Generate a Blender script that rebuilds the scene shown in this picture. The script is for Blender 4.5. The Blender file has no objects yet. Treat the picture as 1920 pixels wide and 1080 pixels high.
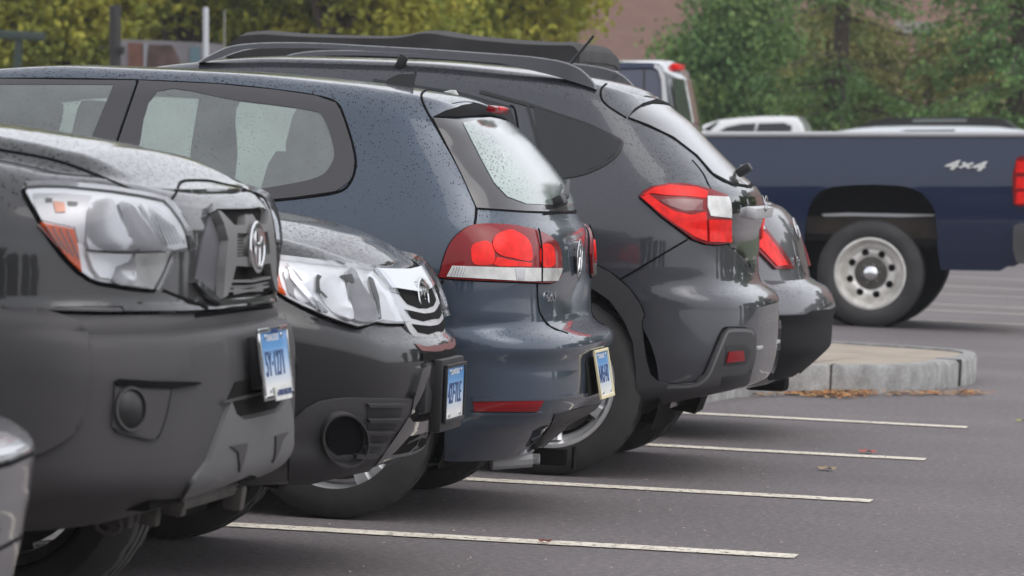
import bpy, bmesh, math, random
import numpy as np
from mathutils import Vector, Matrix
from mathutils.bvhtree import BVHTree
from mathutils.geometry import delaunay_2d_cdt
random.seed(7)
PI = math.pi
SC = bpy.context.scene
COL = SC.collection

# ------------------------------------------------------------------ camera
CP = Vector((1.4430077, -15.244257, 1.2397778)); YAW, PIT, ROL, F = 0.15458596, 0.02939465, 0.04342749, 9326.977
fw = Vector((-math.sin(YAW)*math.cos(PIT), math.cos(YAW)*math.cos(PIT), -math.sin(PIT)))
_r = Vector((math.cos(YAW), math.sin(YAW), 0)); _u = _r.cross(fw)
CR = _r*math.cos(ROL)+_u*math.sin(ROL); CU = -_r*math.sin(ROL)+_u*math.cos(ROL)
cam = bpy.data.objects.new('camera', bpy.data.cameras.new('camera')); COL.objects.link(cam)
cam.matrix_world = Matrix(((CR.x, CU.x, -fw.x, CP.x), (CR.y, CU.y, -fw.y, CP.y), (CR.z, CU.z, -fw.z, CP.z), (0, 0, 0, 1)))
cam.data.sensor_width = 36; cam.data.lens = F/1920*36
cam.data.clip_start = 0.5; cam.data.clip_end = 2000
cam.data.dof.use_dof = True; cam.data.dof.focus_distance = 16.0; cam.data.dof.aperture_fstop = 9.5
SC.camera = cam
# ------------------------------------------------------------------ sky and sun (overcast)
SUN_EL, SUN_AZ = 52, -20            # azimuth measured from +X towards +Y
w = bpy.data.worlds.new('World'); SC.world = w; w.use_nodes = True
nt = w.node_tree; nt.nodes.clear()
out = nt.nodes.new('ShaderNodeOutputWorld'); bg = nt.nodes.new('ShaderNodeBackground')
sky = nt.nodes.new('ShaderNodeTexSky'); sky.sky_type = 'NISHITA'; sky.sun_disc = False
sky.sun_elevation = math.radians(SUN_EL); sky.sun_rotation = math.radians(90-SUN_AZ)
sky.dust_density = 3.0; sky.air_density = 1.0
hs = nt.nodes.new('ShaderNodeHueSaturation'); hs.inputs['Saturation'].default_value = 0.22
nt.links.new(sky.outputs[0], hs.inputs['Color'])
cm = nt.nodes.new('ShaderNodeMix'); cm.data_type = 'RGBA'; cm.inputs[0].default_value = .6; cm.inputs[7].default_value = (5.6, 5.7, 6.1, 1)   # even cloud deck over the sky
nt.links.new(hs.outputs[0], cm.inputs[6]); nt.links.new(cm.outputs[2], bg.inputs['Color'])
bg.inputs['Strength'].default_value = 0.15; nt.links.new(bg.outputs[0], out.inputs[0])
sl = bpy.data.lights.new('sun', 'SUN'); sl.energy = 0.6; sl.angle = math.radians(55); sl.color = (1, .96, .92)
so = bpy.data.objects.new('sun', sl); COL.objects.link(so)
sd = Vector((math.cos(math.radians(SUN_EL))*math.cos(math.radians(SUN_AZ)), math.cos(math.radians(SUN_EL))*math.sin(math.radians(SUN_AZ)), math.sin(math.radians(SUN_EL))))
so.rotation_euler = sd.to_track_quat('Z', 'Y').to_euler()
SC.view_settings.view_transform = 'Standard'; SC.view_settings.look = 'None'
SC.view_settings.gamma = 1; SC.view_settings.exposure = 0.55
SC.cycles.max_bounces = 8; SC.cycles.transparent_max_bounces = 12

# ------------------------------------------------------------------ projection helpers
def proj(P):
    P = Vector(P)-CP; d = P.dot(fw)
    return 960+F*P.dot(CR)/d, 540-F*P.dot(CU)/d
def rayd(u, v): return (fw+CR*((u-960)/F)-CU*((v-540)/F)).normalized()
def atY(u, v, Y):
    d = rayd(u, v); return CP+d*((Y-CP.y)/d.y)
def gnd(u, v, z=0.0):
    d = rayd(u, v); return CP+d*((z-CP.z)/d.z)
def lerp(tab, x):
    if x <= tab[0][0]: return tab[0][1]
    for (a, b), (c, d) in zip(tab, tab[1:]):
        if x <= c:
            t = (x-a)/(c-a) if c > a else 0
            return b+(d-b)*t
    return tab[-1][1]
def slerp(tab, x):                     # smooth (monotone cubic-ish) table lookup
    if x <= tab[0][0]: return tab[0][1]
    if x >= tab[-1][0]: return tab[-1][1]
    n = len(tab)
    for i in range(n-1):
        if x <= tab[i+1][0]:
            x0, y0 = tab[i]; x1, y1 = tab[i+1]; h = x1-x0
            m = (y1-y0)/h
            def sl_(j):
                if j <= 0 or j >= n-1: return m
                a = (tab[j][1]-tab[j-1][1])/(tab[j][0]-tab[j-1][0]); b = (tab[j+1][1]-tab[j][1])/(tab[j+1][0]-tab[j][0])
                return 0 if a*b <= 0 else 2*a*b/(a+b)
            t = (x-x0)/h; a, b = sl_(i)*h, sl_(i+1)*h
            return (2*t**3-3*t*t+1)*y0+(t**3-2*t*t+t)*a+(-2*t**3+3*t*t)*y1+(t**3-t*t)*b
def crom(P, k=5, closed=True):
    n = len(P); o = []
    for i in range(n if closed else n-1):
        p0, p1, p2, p3 = (P[(i-1) % n], P[i], P[(i+1) % n], P[(i+2) % n]) if closed else (P[max(i-1, 0)], P[i], P[i+1], P[min(i+2, n-1)])
        for j in range(k):
            t = j/k
            o.append(tuple(.5*((2*b)+(-a+c)*t+(2*a-5*b+4*c-d)*t*t+(-a+3*b-3*c+d)*t**3) for a, b, c, d in zip(p0, p1, p2, p3)))
    if not closed: o.append(tuple(P[-1]))
    return o
def dens(P, step, closed=True):
    o = []; n = len(P)
    for i in range(n if closed else n-1):
        a, b = P[i], P[(i+1) % n]; L = math.dist(a, b); k = max(1, int(L/step))
        for j in range(k): o.append(tuple(x+(y-x)*j/k for x, y in zip(a, b)))
    if not closed: o.append(tuple(P[-1]))
    return o
def inpoly(x, y, P):
    c = False; j = len(P)-1
    for i in range(len(P)):
        if (P[i][1] > y) != (P[j][1] > y) and x < (P[j][0]-P[i][0])*(y-P[i][1])/(P[j][1]-P[i][1])+P[i][0]: c = not c
        j = i
    return c

# ------------------------------------------------------------------ object helpers
def tag(o, label=None, cat=None, group=None, kind=None):
    for k, v in (('label', label), ('category', cat), ('group', group), ('kind', kind)):
        if v: o[k] = v
    return o
def empty(name, loc, label=None, cat=None, group=None):
    o = bpy.data.objects.new(name, None); COL.objects.link(o); o.location = loc; o.empty_display_size = .2
    return tag(o, label, cat, group)
def wloc(o):
    v = Vector(o.location)
    while o.parent: o = o.parent; v += Vector(o.location)
    return v
def mesh(name, verts, faces, mats, parent=None, smooth=True, sharp=40, mi=None, recalc=False):
    off = wloc(parent) if parent else Vector((0, 0, 0))
    me = bpy.data.meshes.new(name); me.from_pydata([tuple(Vector(v)-off) for v in verts], [], faces)
    if not isinstance(mats, (list, tuple)): mats = [mats]
    for m in mats: me.materials.append(m)
    if mi: me.polygons.foreach_set('material_index', mi)
    if recalc:
        b = bmesh.new(); b.from_mesh(me); bmesh.ops.recalc_face_normals(b, faces=b.faces); b.to_mesh(me); b.free()
    me.polygons.foreach_set('use_smooth', [smooth]*len(me.polygons))
    if smooth and sharp: me.set_sharp_from_angle(angle=math.radians(sharp))
    me.update()
    o = bpy.data.objects.new(name, me); COL.objects.link(o)
    if parent: o.parent = parent
    return o
class MB:
    def __init__(s): s.v = []; s.f = []
    def add(s, v, f):
        n = len(s.v); s.v += [Vector(p) for p in v]; s.f += [tuple(i+n for i in q) for q in f]; return s
    def box(s, c, d, rot=None, bev=0.0):
        b = bmesh.new(); bmesh.ops.create_cube(b, size=1)
        for p in b.verts: p.co = Vector((p.co.x*d[0], p.co.y*d[1], p.co.z*d[2]))
        if bev: bmesh.ops.bevel(b, geom=b.edges[:], offset=bev, segments=2, affect='EDGES', profile=.6)
        M = rot if rot is not None else Matrix.Identity(3)
        b.verts.index_update()
        s.add([M @ p.co+Vector(c) for p in b.verts], [[q.index for q in f.verts] for f in b.faces]); b.free(); return s
    def tube(s, P, r, n=8, closed=False, cap=True):
        P = [Vector(p) for p in P]; m = len(P); rings = []; base = len(s.v)
        rr = r if isinstance(r, (list, tuple)) else [r]*m
        up = None
        for i in range(m):
            if closed: t = P[(i+1) % m]-P[i-1]
            else: t = P[min(i+1, m-1)]-P[max(i-1, 0)]
            t.normalize()
            if up is None:
                up = Vector((0, 0, 1)) if abs(t.z) < .9 else Vector((1, 0, 0))
            a = t.cross(up).normalized(); up = a.cross(t).normalized()
            for k in range(n):
                q = 2*PI*k/n; s.v.append(P[i]+a*math.cos(q)*rr[i]+up*math.sin(q)*rr[i])
        for i in range(m if closed else m-1):
            for k in range(n):
                a0 = base+i*n+k; a1 = base+i*n+(k+1) % n; b0 = base+((i+1) % m)*n+k; b1 = base+((i+1) % m)*n+(k+1) % n
                s.f.append((a0, a1, b1, b0))
        if cap and not closed:
            s.f.append(tuple(base+k for k in range(n))[::-1]); s.f.append(tuple(base+(m-1)*n+k for k in range(n)))
        return s
    def lathe(s, prof, n, M, fn=None, closed=False):    # prof [(r, h)], axis = local z of M (4x4)
        base = len(s.v); m = len(prof)
        for i in range(n):
            q = 2*PI*i/n
            for j, (r, h) in enumerate(prof):
                rr = r+(fn(i, j) if fn else 0)
                s.v.append(M @ Vector((rr*math.cos(q), rr*math.sin(q), h)))
        for i in range(n):
            for j in range(m-1+(1 if closed else 0)):
                a = base+i*m+j; b = base+i*m+(j+1) % m; c = base+((i+1) % n)*m+(j+1) % m; d = base+((i+1) % n)*m+j
                s.f.append((a, d, c, b))
        return s
    def prism(s, P, axis_vec, M=None):                  # polygon of 3d points extruded
        n = len(P); P = [Vector(p) for p in P]; a = Vector(axis_vec)
        s.add(P+[p+a for p in P], [tuple(range(n))[::-1], tuple(range(n, 2*n))]+[(i, (i+1) % n, n+(i+1) % n, n+i) for i in range(n)]); return s
    def build(s, name, mat, parent=None, smooth=True, sharp=35, recalc=True):
        return mesh(name, s.v, s.f, mat, parent, smooth, sharp, recalc=recalc)

# ------------------------------------------------------------------ materials
def nmat(name):
    m = bpy.data.materials.new(name); m.use_nodes = True
    return m, m.node_tree, m.node_tree.nodes['Principled BSDF']
def noise(t, scale, detail=4, coord='Object', rough=.55):
    tc = t.nodes.new('ShaderNodeTexCoord'); n = t.nodes.new('ShaderNodeTexNoise'); n.inputs['Scale'].default_value = scale
    n.inputs['Detail'].default_value = detail; n.inputs['Roughness'].default_value = rough
    t.links.new(tc.outputs[coord], n.inputs['Vector']); return n
def ramp(t, src, stops, interp='LINEAR'):
    r = t.nodes.new('ShaderNodeValToRGB'); r.color_ramp.interpolation = interp
    e = r.color_ramp.elements
    while len(e) < len(stops): e.new(.5)
    for k, (p, c) in zip(e, stops): k.position = p; k.color = (*c, 1) if len(c) == 3 else c
    t.links.new(src, r.inputs[0]); return r
def plain(name, col, rough=.5, metal=0, coat=0, spec=.5, bump=None, var=None):
    m, t, b = nmat(name)
    b.inputs['Base Color'].default_value = (*col, 1); b.inputs['Roughness'].default_value = rough; b.inputs['Metallic'].default_value = metal
    b.inputs['Coat Weight'].default_value = coat; b.inputs['Coat Roughness'].default_value = .04; b.inputs['Specular IOR Level'].default_value = spec
    if var:
        n = noise(t, var[0]); r = ramp(t, n.outputs[0], [(.3, [c*(1-var[1]) for c in col]), (.7, [min(1, c*(1+var[1])) for c in col])])
        t.links.new(r.outputs[0], b.inputs['Base Color'])
    if bump:
        n = noise(t, bump[0]); bp = t.nodes.new('ShaderNodeBump'); bp.inputs['Strength'].default_value = bump[1]; bp.inputs['Distance'].default_value = .002
        t.links.new(n.outputs[0], bp.inputs['Height']); t.links.new(bp.outputs[0], b.inputs['Normal'])
    return m
def wet(t, b, col_socket_or_val, scale=70, lo=.35, size=.2, dark=.25, amount=1.0, hazecol=(.5, .52, .54)):
    """rain droplets: dark pin-head spots over upward faces, fewer on upright ones, as bumps with their own tint"""
    tc = t.nodes.new('ShaderNodeTexCoord'); vo = t.nodes.new('ShaderNodeTexVoronoi'); vo.inputs['Scale'].default_value = scale
    t.links.new(tc.outputs['Object'], vo.inputs['Vector'])
    lt = t.nodes.new('ShaderNodeMath'); lt.operation = 'LESS_THAN'; t.links.new(vo.outputs['Distance'], lt.inputs[0])
    # size varies per cell and with the face's upward tilt
    geo = t.nodes.new('ShaderNodeNewGeometry'); sx = t.nodes.new('ShaderNodeSeparateXYZ'); t.links.new(geo.outputs['Normal'], sx.inputs[0])
    mr = t.nodes.new('ShaderNodeMapRange'); mr.inputs[1].default_value = .12; mr.inputs[2].default_value = .8; mr.inputs[3].default_value = .0; mr.inputs[4].default_value = 1
    t.links.new(sx.outputs[2], mr.inputs[0])
    cs = t.nodes.new('ShaderNodeSeparateColor'); t.links.new(vo.outputs['Color'], cs.inputs[0])
    ml = t.nodes.new('ShaderNodeMath'); ml.operation = 'MULTIPLY'; t.links.new(cs.outputs[0], ml.inputs[0]); ml.inputs[1].default_value = size
    m2 = t.nodes.new('ShaderNodeMath'); m2.operation = 'MULTIPLY_ADD'; t.links.new(ml.outputs[0], m2.inputs[0])
    ad = t.nodes.new('ShaderNodeMath'); ad.operation = 'MULTIPLY_ADD'; t.links.new(mr.outputs[0], ad.inputs[0]); ad.inputs[1].default_value = 1.0*amount; ad.inputs[2].default_value = lo
    t.links.new(ad.outputs[0], m2.inputs[1]); m2.inputs[2].default_value = -.03
    t.links.new(m2.outputs[0], lt.inputs[1])
    return lt.outputs[0]
def paint(name, col, metal=.55, rough=.38, drops=True, dropscale=130, lo=.35, size=.36, amount=1.2):
    m, t, b = nmat(name)
    n = noise(t, 900, 2); r = ramp(t, n.outputs[0], [(.3, [c*.8 for c in col]), (.7, [c*1.25 for c in col])])
    b.inputs['Metallic'].default_value = metal; b.inputs['Roughness'].default_value = rough
    b.inputs['Coat Weight'].default_value = 1; b.inputs['Coat Roughness'].default_value = .03; b.inputs['Specular IOR Level'].default_value = .15
    src = r.outputs[0]
    # faint road film that dulls the clear coat in patches
    n2 = noise(t, 2.3, 5); r2 = ramp(t, n2.outputs[0], [(.35, (.02,)*3), (.75, (.1,)*3)]); t.links.new(r2.outputs[0], b.inputs['Coat Roughness'])
    if drops:
        mask = wet(t, b, None, dropscale, lo, size, amount=amount)
        mx = t.nodes.new('ShaderNodeMix'); mx.data_type = 'RGBA'; t.links.new(mask, mx.inputs[0]); t.links.new(src, mx.inputs[6]); mx.inputs[7].default_value = (*[c*.12 for c in col], 1)
        t.links.new(mx.outputs[2], b.inputs['Base Color'])
        bp = t.nodes.new('ShaderNodeBump'); bp.inputs['Strength'].default_value = .9; bp.inputs['Distance'].default_value = .002
        t.links.new(mask, bp.inputs['Height']); t.links.new(bp.outputs[0], b.inputs['Coat Normal'])
        iv = t.nodes.new('ShaderNodeMath'); iv.operation = 'MULTIPLY_ADD'; t.links.new(mask, iv.inputs[0]); iv.inputs[1].default_value = -.75; iv.inputs[2].default_value = 1
        t.links.new(iv.outputs[0], b.inputs['Coat Weight'])
    else: t.links.new(src, b.inputs['Base Color'])
    return m
def glassmat(name, tint, haze, gloss=.25, hz=(.5, .56, .53), rough=.03, drops=True, lucent=False):
    m, t, b = nmat(name); o = t.nodes['Material Output']
    b.inputs['Base Color'].default_value = (*hz, 1); b.inputs['Roughness'].default_value = .5
    tr = t.nodes.new('ShaderNodeBsdfTransparent'); tr.inputs[0].default_value = (*tint, 1)
    gl = t.nodes.new('ShaderNodeBsdfGlossy'); gl.inputs['Roughness'].default_value = rough
    fr = t.nodes.new('ShaderNodeFresnel'); fr.inputs[0].default_value = 1.5+gloss
    m1 = t.nodes.new('ShaderNodeMixShader'); m2 = t.nodes.new('ShaderNodeMixShader')
    n = noise(t, 3, 4); r = ramp(t, n.outputs[0], [(.3, (haze*.75,)*3), (.7, (min(1, haze*1.25),)*3)])
    t.links.new(r.outputs[0], m1.inputs[0]); t.links.new(tr.outputs[0], m1.inputs[1]); t.links.new(b.outputs[0], m1.inputs[2])
    if lucent:
        tl = t.nodes.new('ShaderNodeBsdfTranslucent'); tl.inputs[0].default_value = (*hz, 1); t.links.new(tl.outputs[0], m1.inputs[2])
    t.links.new(fr.outputs[0], m2.inputs[0]); t.links.new(m1.outputs[0], m2.inputs[1]); t.links.new(gl.outputs[0], m2.inputs[2])
    last = m2.outputs[0]
    if drops:
        mask = wet(t, b, None, 110, .25, .45)
        m3 = t.nodes.new('ShaderNodeMixShader'); dk = t.nodes.new('ShaderNodeBsdfDiffuse'); dk.inputs[0].default_value = (.05, .055, .055, 1)
        mm = t.nodes.new('ShaderNodeMath'); mm.operation = 'MULTIPLY'; t.links.new(mask, mm.inputs[0]); mm.inputs[1].default_value = .32
        t.links.new(mm.outputs[0], m3.inputs[0]); t.links.new(last, m3.inputs[1]); t.links.new(dk.outputs[0], m3.inputs[2]); last = m3.outputs[0]
    t.links.new(last, o.inputs[0]); return m
M = {}
M['black'] = plain('black_trim', (.012, .012, .013), .45)
M['seam_and_shade'] = plain('panel_gap', (.004, .004, .005), .8, spec=.1)  # near-black for panel gaps, and for shade painted into some recesses
M['gloss_black'] = plain('gloss_black', (.012, .012, .014), .08, coat=1)
M['frit'] = plain('glass_border', (.035, .033, .036), .12, coat=.6)
M['chrome'] = plain('chrome', (.86, .87, .88), .07, 1)
M['silver'] = plain('silver_plastic', (.58, .58, .59), .35, .35)
M['rubber'] = plain('tyre_rubber', (.035, .033, .033), .75, bump=(300, .4), var=(8, .25))
M['tread'] = M['rubber']
M['under'] = plain('underbody', (.01, .01, .01), .9, spec=.1)
M['red'] = plain('red_lens', (.21, .006, .009), .2, coat=.35, spec=.2)
M['red_bright'] = plain('red_lens_bright', (.92, .014, .010), .25, coat=.2, spec=.15, bump=(120, .5), var=(22, .3))
M['red_dark'] = plain('red_lens_dark', (.16, .01, .012), .12, coat=1)
M['amber'] = plain('amber_lens', (.95, .12, .004), .35, coat=.15, spec=.12, bump=(140, .3))
M['lens_white'] = plain('white_lens', (.62, .62, .60), .18, coat=1, bump=(90, .5), var=(14, .25))
M['bowl'] = plain('reflector_bowl', (.93, .94, .96), .18, .12, coat=1, bump=(30, .3))
M['bowl_dull'] = plain('dull_reflector', (.52, .52, .54), .2, .5, coat=.5)
M['alloy'] = plain('alloy_wheel', (.66, .66, .67), .3, .6, var=(10, .12))
M['steel'] = plain('steel_wheel', (.74, .72, .68), .42, .35, var=(12, .22), bump=(40, .2))
M['rust'] = plain('undercarriage_steel', (.085, .075, .068), .7, .2, var=(18, .35), bump=(60, .6))
M['plastic'] = plain('grey_bumper_plastic', (.047, .044, .046), .6, coat=.08, spec=.35, bump=(420, .35), var=(3, .12))
M['plastic_light'] = plain('light_bumper_plastic', (.105, .105, .11), .5, coat=.1, bump=(420, .35), var=(3, .1))
M['cladding'] = plain('cladding_plastic', (.045, .043, .046), .6, coat=.06, spec=.35, bump=(420, .3), var=(4, .12))
M['fabric'] = plain('seat_fabric', (.035, .036, .038), .9)
M['trim_light'] = plain('interior_trim', (.45, .48, .45), .8)
M['softtop'] = plain('soft_top', (.030, .029, .030), .8, bump=(14, .5), var=(5, .3))
M['plate_white'] = plain('plate_white', (.72, .72, .70), .4, var=(30, .1))
M['ink'] = plain('plate_ink', (.03, .06, .17), .5)
M['glass'] = glassmat('window_glass', (.70, .80, .74), .55, hz=(.22, .245, .24))
M['glass_far'] = glassmat('fogged_glass', (.5, .62, .55), .75, hz=(.85, .97, .88), lucent=True, drops=False)
M['lens_clear'] = glassmat('clear_lens', (.97, .98, 1), .015, gloss=.1, hz=(.6, .6, .6), drops=False)
M['dark_glass'] = plain('dark_glass', (.022, .023, .026), .05, spec=.45)
def wetglass(name, col, rough=.1):
    m, t, b = nmat(name)
    mask = wet(t, b, None, 110, .4, .45)
    mx = t.nodes.new('ShaderNodeMix'); mx.data_type = 'RGBA'; t.links.new(mask, mx.inputs[0])
    n = noise(t, 4, 5); r = ramp(t, n.outputs[0], [(.3, [c*.8 for c in col]), (.7, [c*1.2 for c in col])])
    t.links.new(r.outputs[0], mx.inputs[6]); mx.inputs[7].default_value = (.06, .06, .06, 1)
    t.links.new(mx.outputs[2], b.inputs['Base Color']); b.inputs['Roughness'].default_value = rough; b.inputs['Coat Weight'].default_value = 1
    n2 = noise(t, 160, 3); bp = t.nodes.new('ShaderNodeBump'); bp.inputs['Strength'].default_value = .25; bp.inputs['Distance'].default_value = .001
    t.links.new(n2.outputs[0], bp.inputs['Height']); t.links.new(bp.outputs[0], b.inputs['Coat Normal'])
    return m
M['wetglass_green'] = wetglass('wet_green_glass', (.30, .37, .34), .12)
M['wetglass_grey'] = wetglass('wet_grey_glass', (.10, .10, .105), .2)
def platemat():
    m, t, b = nmat('plate_face'); tc = t.nodes.new('ShaderNodeTexCoord'); sx = t.nodes.new('ShaderNodeSeparateXYZ')
    t.links.new(tc.outputs['Generated'], sx.inputs[0])
    r = ramp(t, sx.outputs[2], [(.15, (.74, .74, .73)), (.45, (.45, .60, .78)), (.75, (.10, .30, .60)), (1, (.07, .24, .55))])
    t.links.new(r.outputs[0], b.inputs['Base Color']); b.inputs['Roughness'].default_value = .35; return m
M['plate'] = platemat()

# ------------------------------------------------------------------ the ground
def asphalt():
    m, t, b = nmat('asphalt')
    n1 = noise(t, .55, 6, rough=.6); n2 = noise(t, 34, 9, rough=.92)
    r1 = ramp(t, n1.outputs[0], [(.3, (.112, .099, .101)), (.55, (.142, .126, .128)), (.75, (.170, .152, .154))])
    r2 = ramp(t, n2.outputs[0], [(.36, (.35,)*3), (.5, (.95, .95, .95)), (.62, (2.1, 2.0, 1.95))])
    mx = t.nodes.new('ShaderNodeMix'); mx.data_type = 'RGBA'; mx.blend_type = 'MULTIPLY'; mx.inputs[0].default_value = .8
    t.links.new(r1.outputs[0], mx.inputs[6]); t.links.new(r2.outputs[0], mx.inputs[7])
    vo = t.nodes.new('ShaderNodeTexVoronoi'); vo.inputs['Scale'].default_value = 26
    tc = t.nodes.new('ShaderNodeTexCoord'); t.links.new(tc.outputs['Object'], vo.inputs['Vector'])
    cs = t.nodes.new('ShaderNodeSeparateColor'); t.links.new(vo.outputs['Color'], cs.inputs[0])
    mul = t.nodes.new('ShaderNodeMath'); mul.operation = 'MULTIPLY'; t.links.new(cs.outputs[0], mul.inputs[0]); mul.inputs[1].default_value = .13
    lt = t.nodes.new('ShaderNodeMath'); lt.operation = 'LESS_THAN'; t.links.new(vo.outputs['Distance'], lt.inputs[0]); t.links.new(mul.outputs[0], lt.inputs[1])
    m2 = t.nodes.new('ShaderNodeMix'); m2.data_type = 'RGBA'; t.links.new(lt.outputs[0], m2.inputs[0]); t.links.new(mx.outputs[2], m2.inputs[6]); m2.inputs[7].default_value = (.34, .31, .285, 1)
    t.links.new(m2.outputs[2], b.inputs['Base Color'])
    b.inputs['Roughness'].default_value = .8
    bp = t.nodes.new('ShaderNodeBump'); bp.inputs['Strength'].default_value = .7; bp.inputs['Distance'].default_value = .004
    t.links.new(n2.outputs[0], bp.inputs['Height']); t.links.new(bp.outputs[0], b.inputs['Normal']); return m
g = mesh('ground', [(-400, -400, 0), (400, -400, 0), (400, 600, 0), (-400, 600, 0)], [(0, 1, 2, 3)], asphalt(), smooth=False); tag(g, kind='structure')
def linemat():
    m, t, b = nmat('line_paint'); n = noise(t, 34, 6, rough=.75); tr = t.nodes.new('ShaderNodeBsdfTransparent'); o = t.nodes['Material Output']
    n2 = noise(t, 7, 4); rc = ramp(t, n2.outputs[0], [(.3, (.60, .54, .44)), (.7, (.80, .75, .64))]); t.links.new(rc.outputs[0], b.inputs['Base Color'])
    b.inputs['Roughness'].default_value = .7
    r = ramp(t, n.outputs[0], [(.395, (0, 0, 0)), (.45, (1, 1, 1))]); mx = t.nodes.new('ShaderNodeMixShader')
    t.links.new(r.outputs[0], mx.inputs[0]); t.links.new(tr.outputs[0], mx.inputs[1]); t.links.new(b.outputs[0], mx.inputs[2]); t.links.new(mx.outputs[0], o.inputs[0]); return m
LM = linemat()
S = 2.65
def stripe(x0, x1, y, wd, z=.004, dx=0):
    v = []; f = []; n = max(6, int(abs(x1-x0)/.25)); rr = random.Random(int(y*100)+5)
    for i in range(n+1):
        x = x0+(x1-x0)*i/n; j = rr.uniform(-.006, .006); d = (x-x1)*dx
        v += [(x, y-wd/2+j+d, z), (x, y+wd/2+j+d, z)]
    for i in range(n): f.append((2*i, 2*i+2, 2*i+3, 2*i+1))
    o = mesh('stall_line', v, f, LM, smooth=False); tag(o, kind='structure'); return o
for n in range(-3, 4): stripe(-5.3, 0.0 if n else -.01, n*S, .16)
for yy, xe in ((23.2, 6), (25.8, 6), (27.6, 6), (31.0, 6), (34.0, 7), (38, 7)): stripe(-7, xe, yy, .12, dx=.0)

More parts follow.
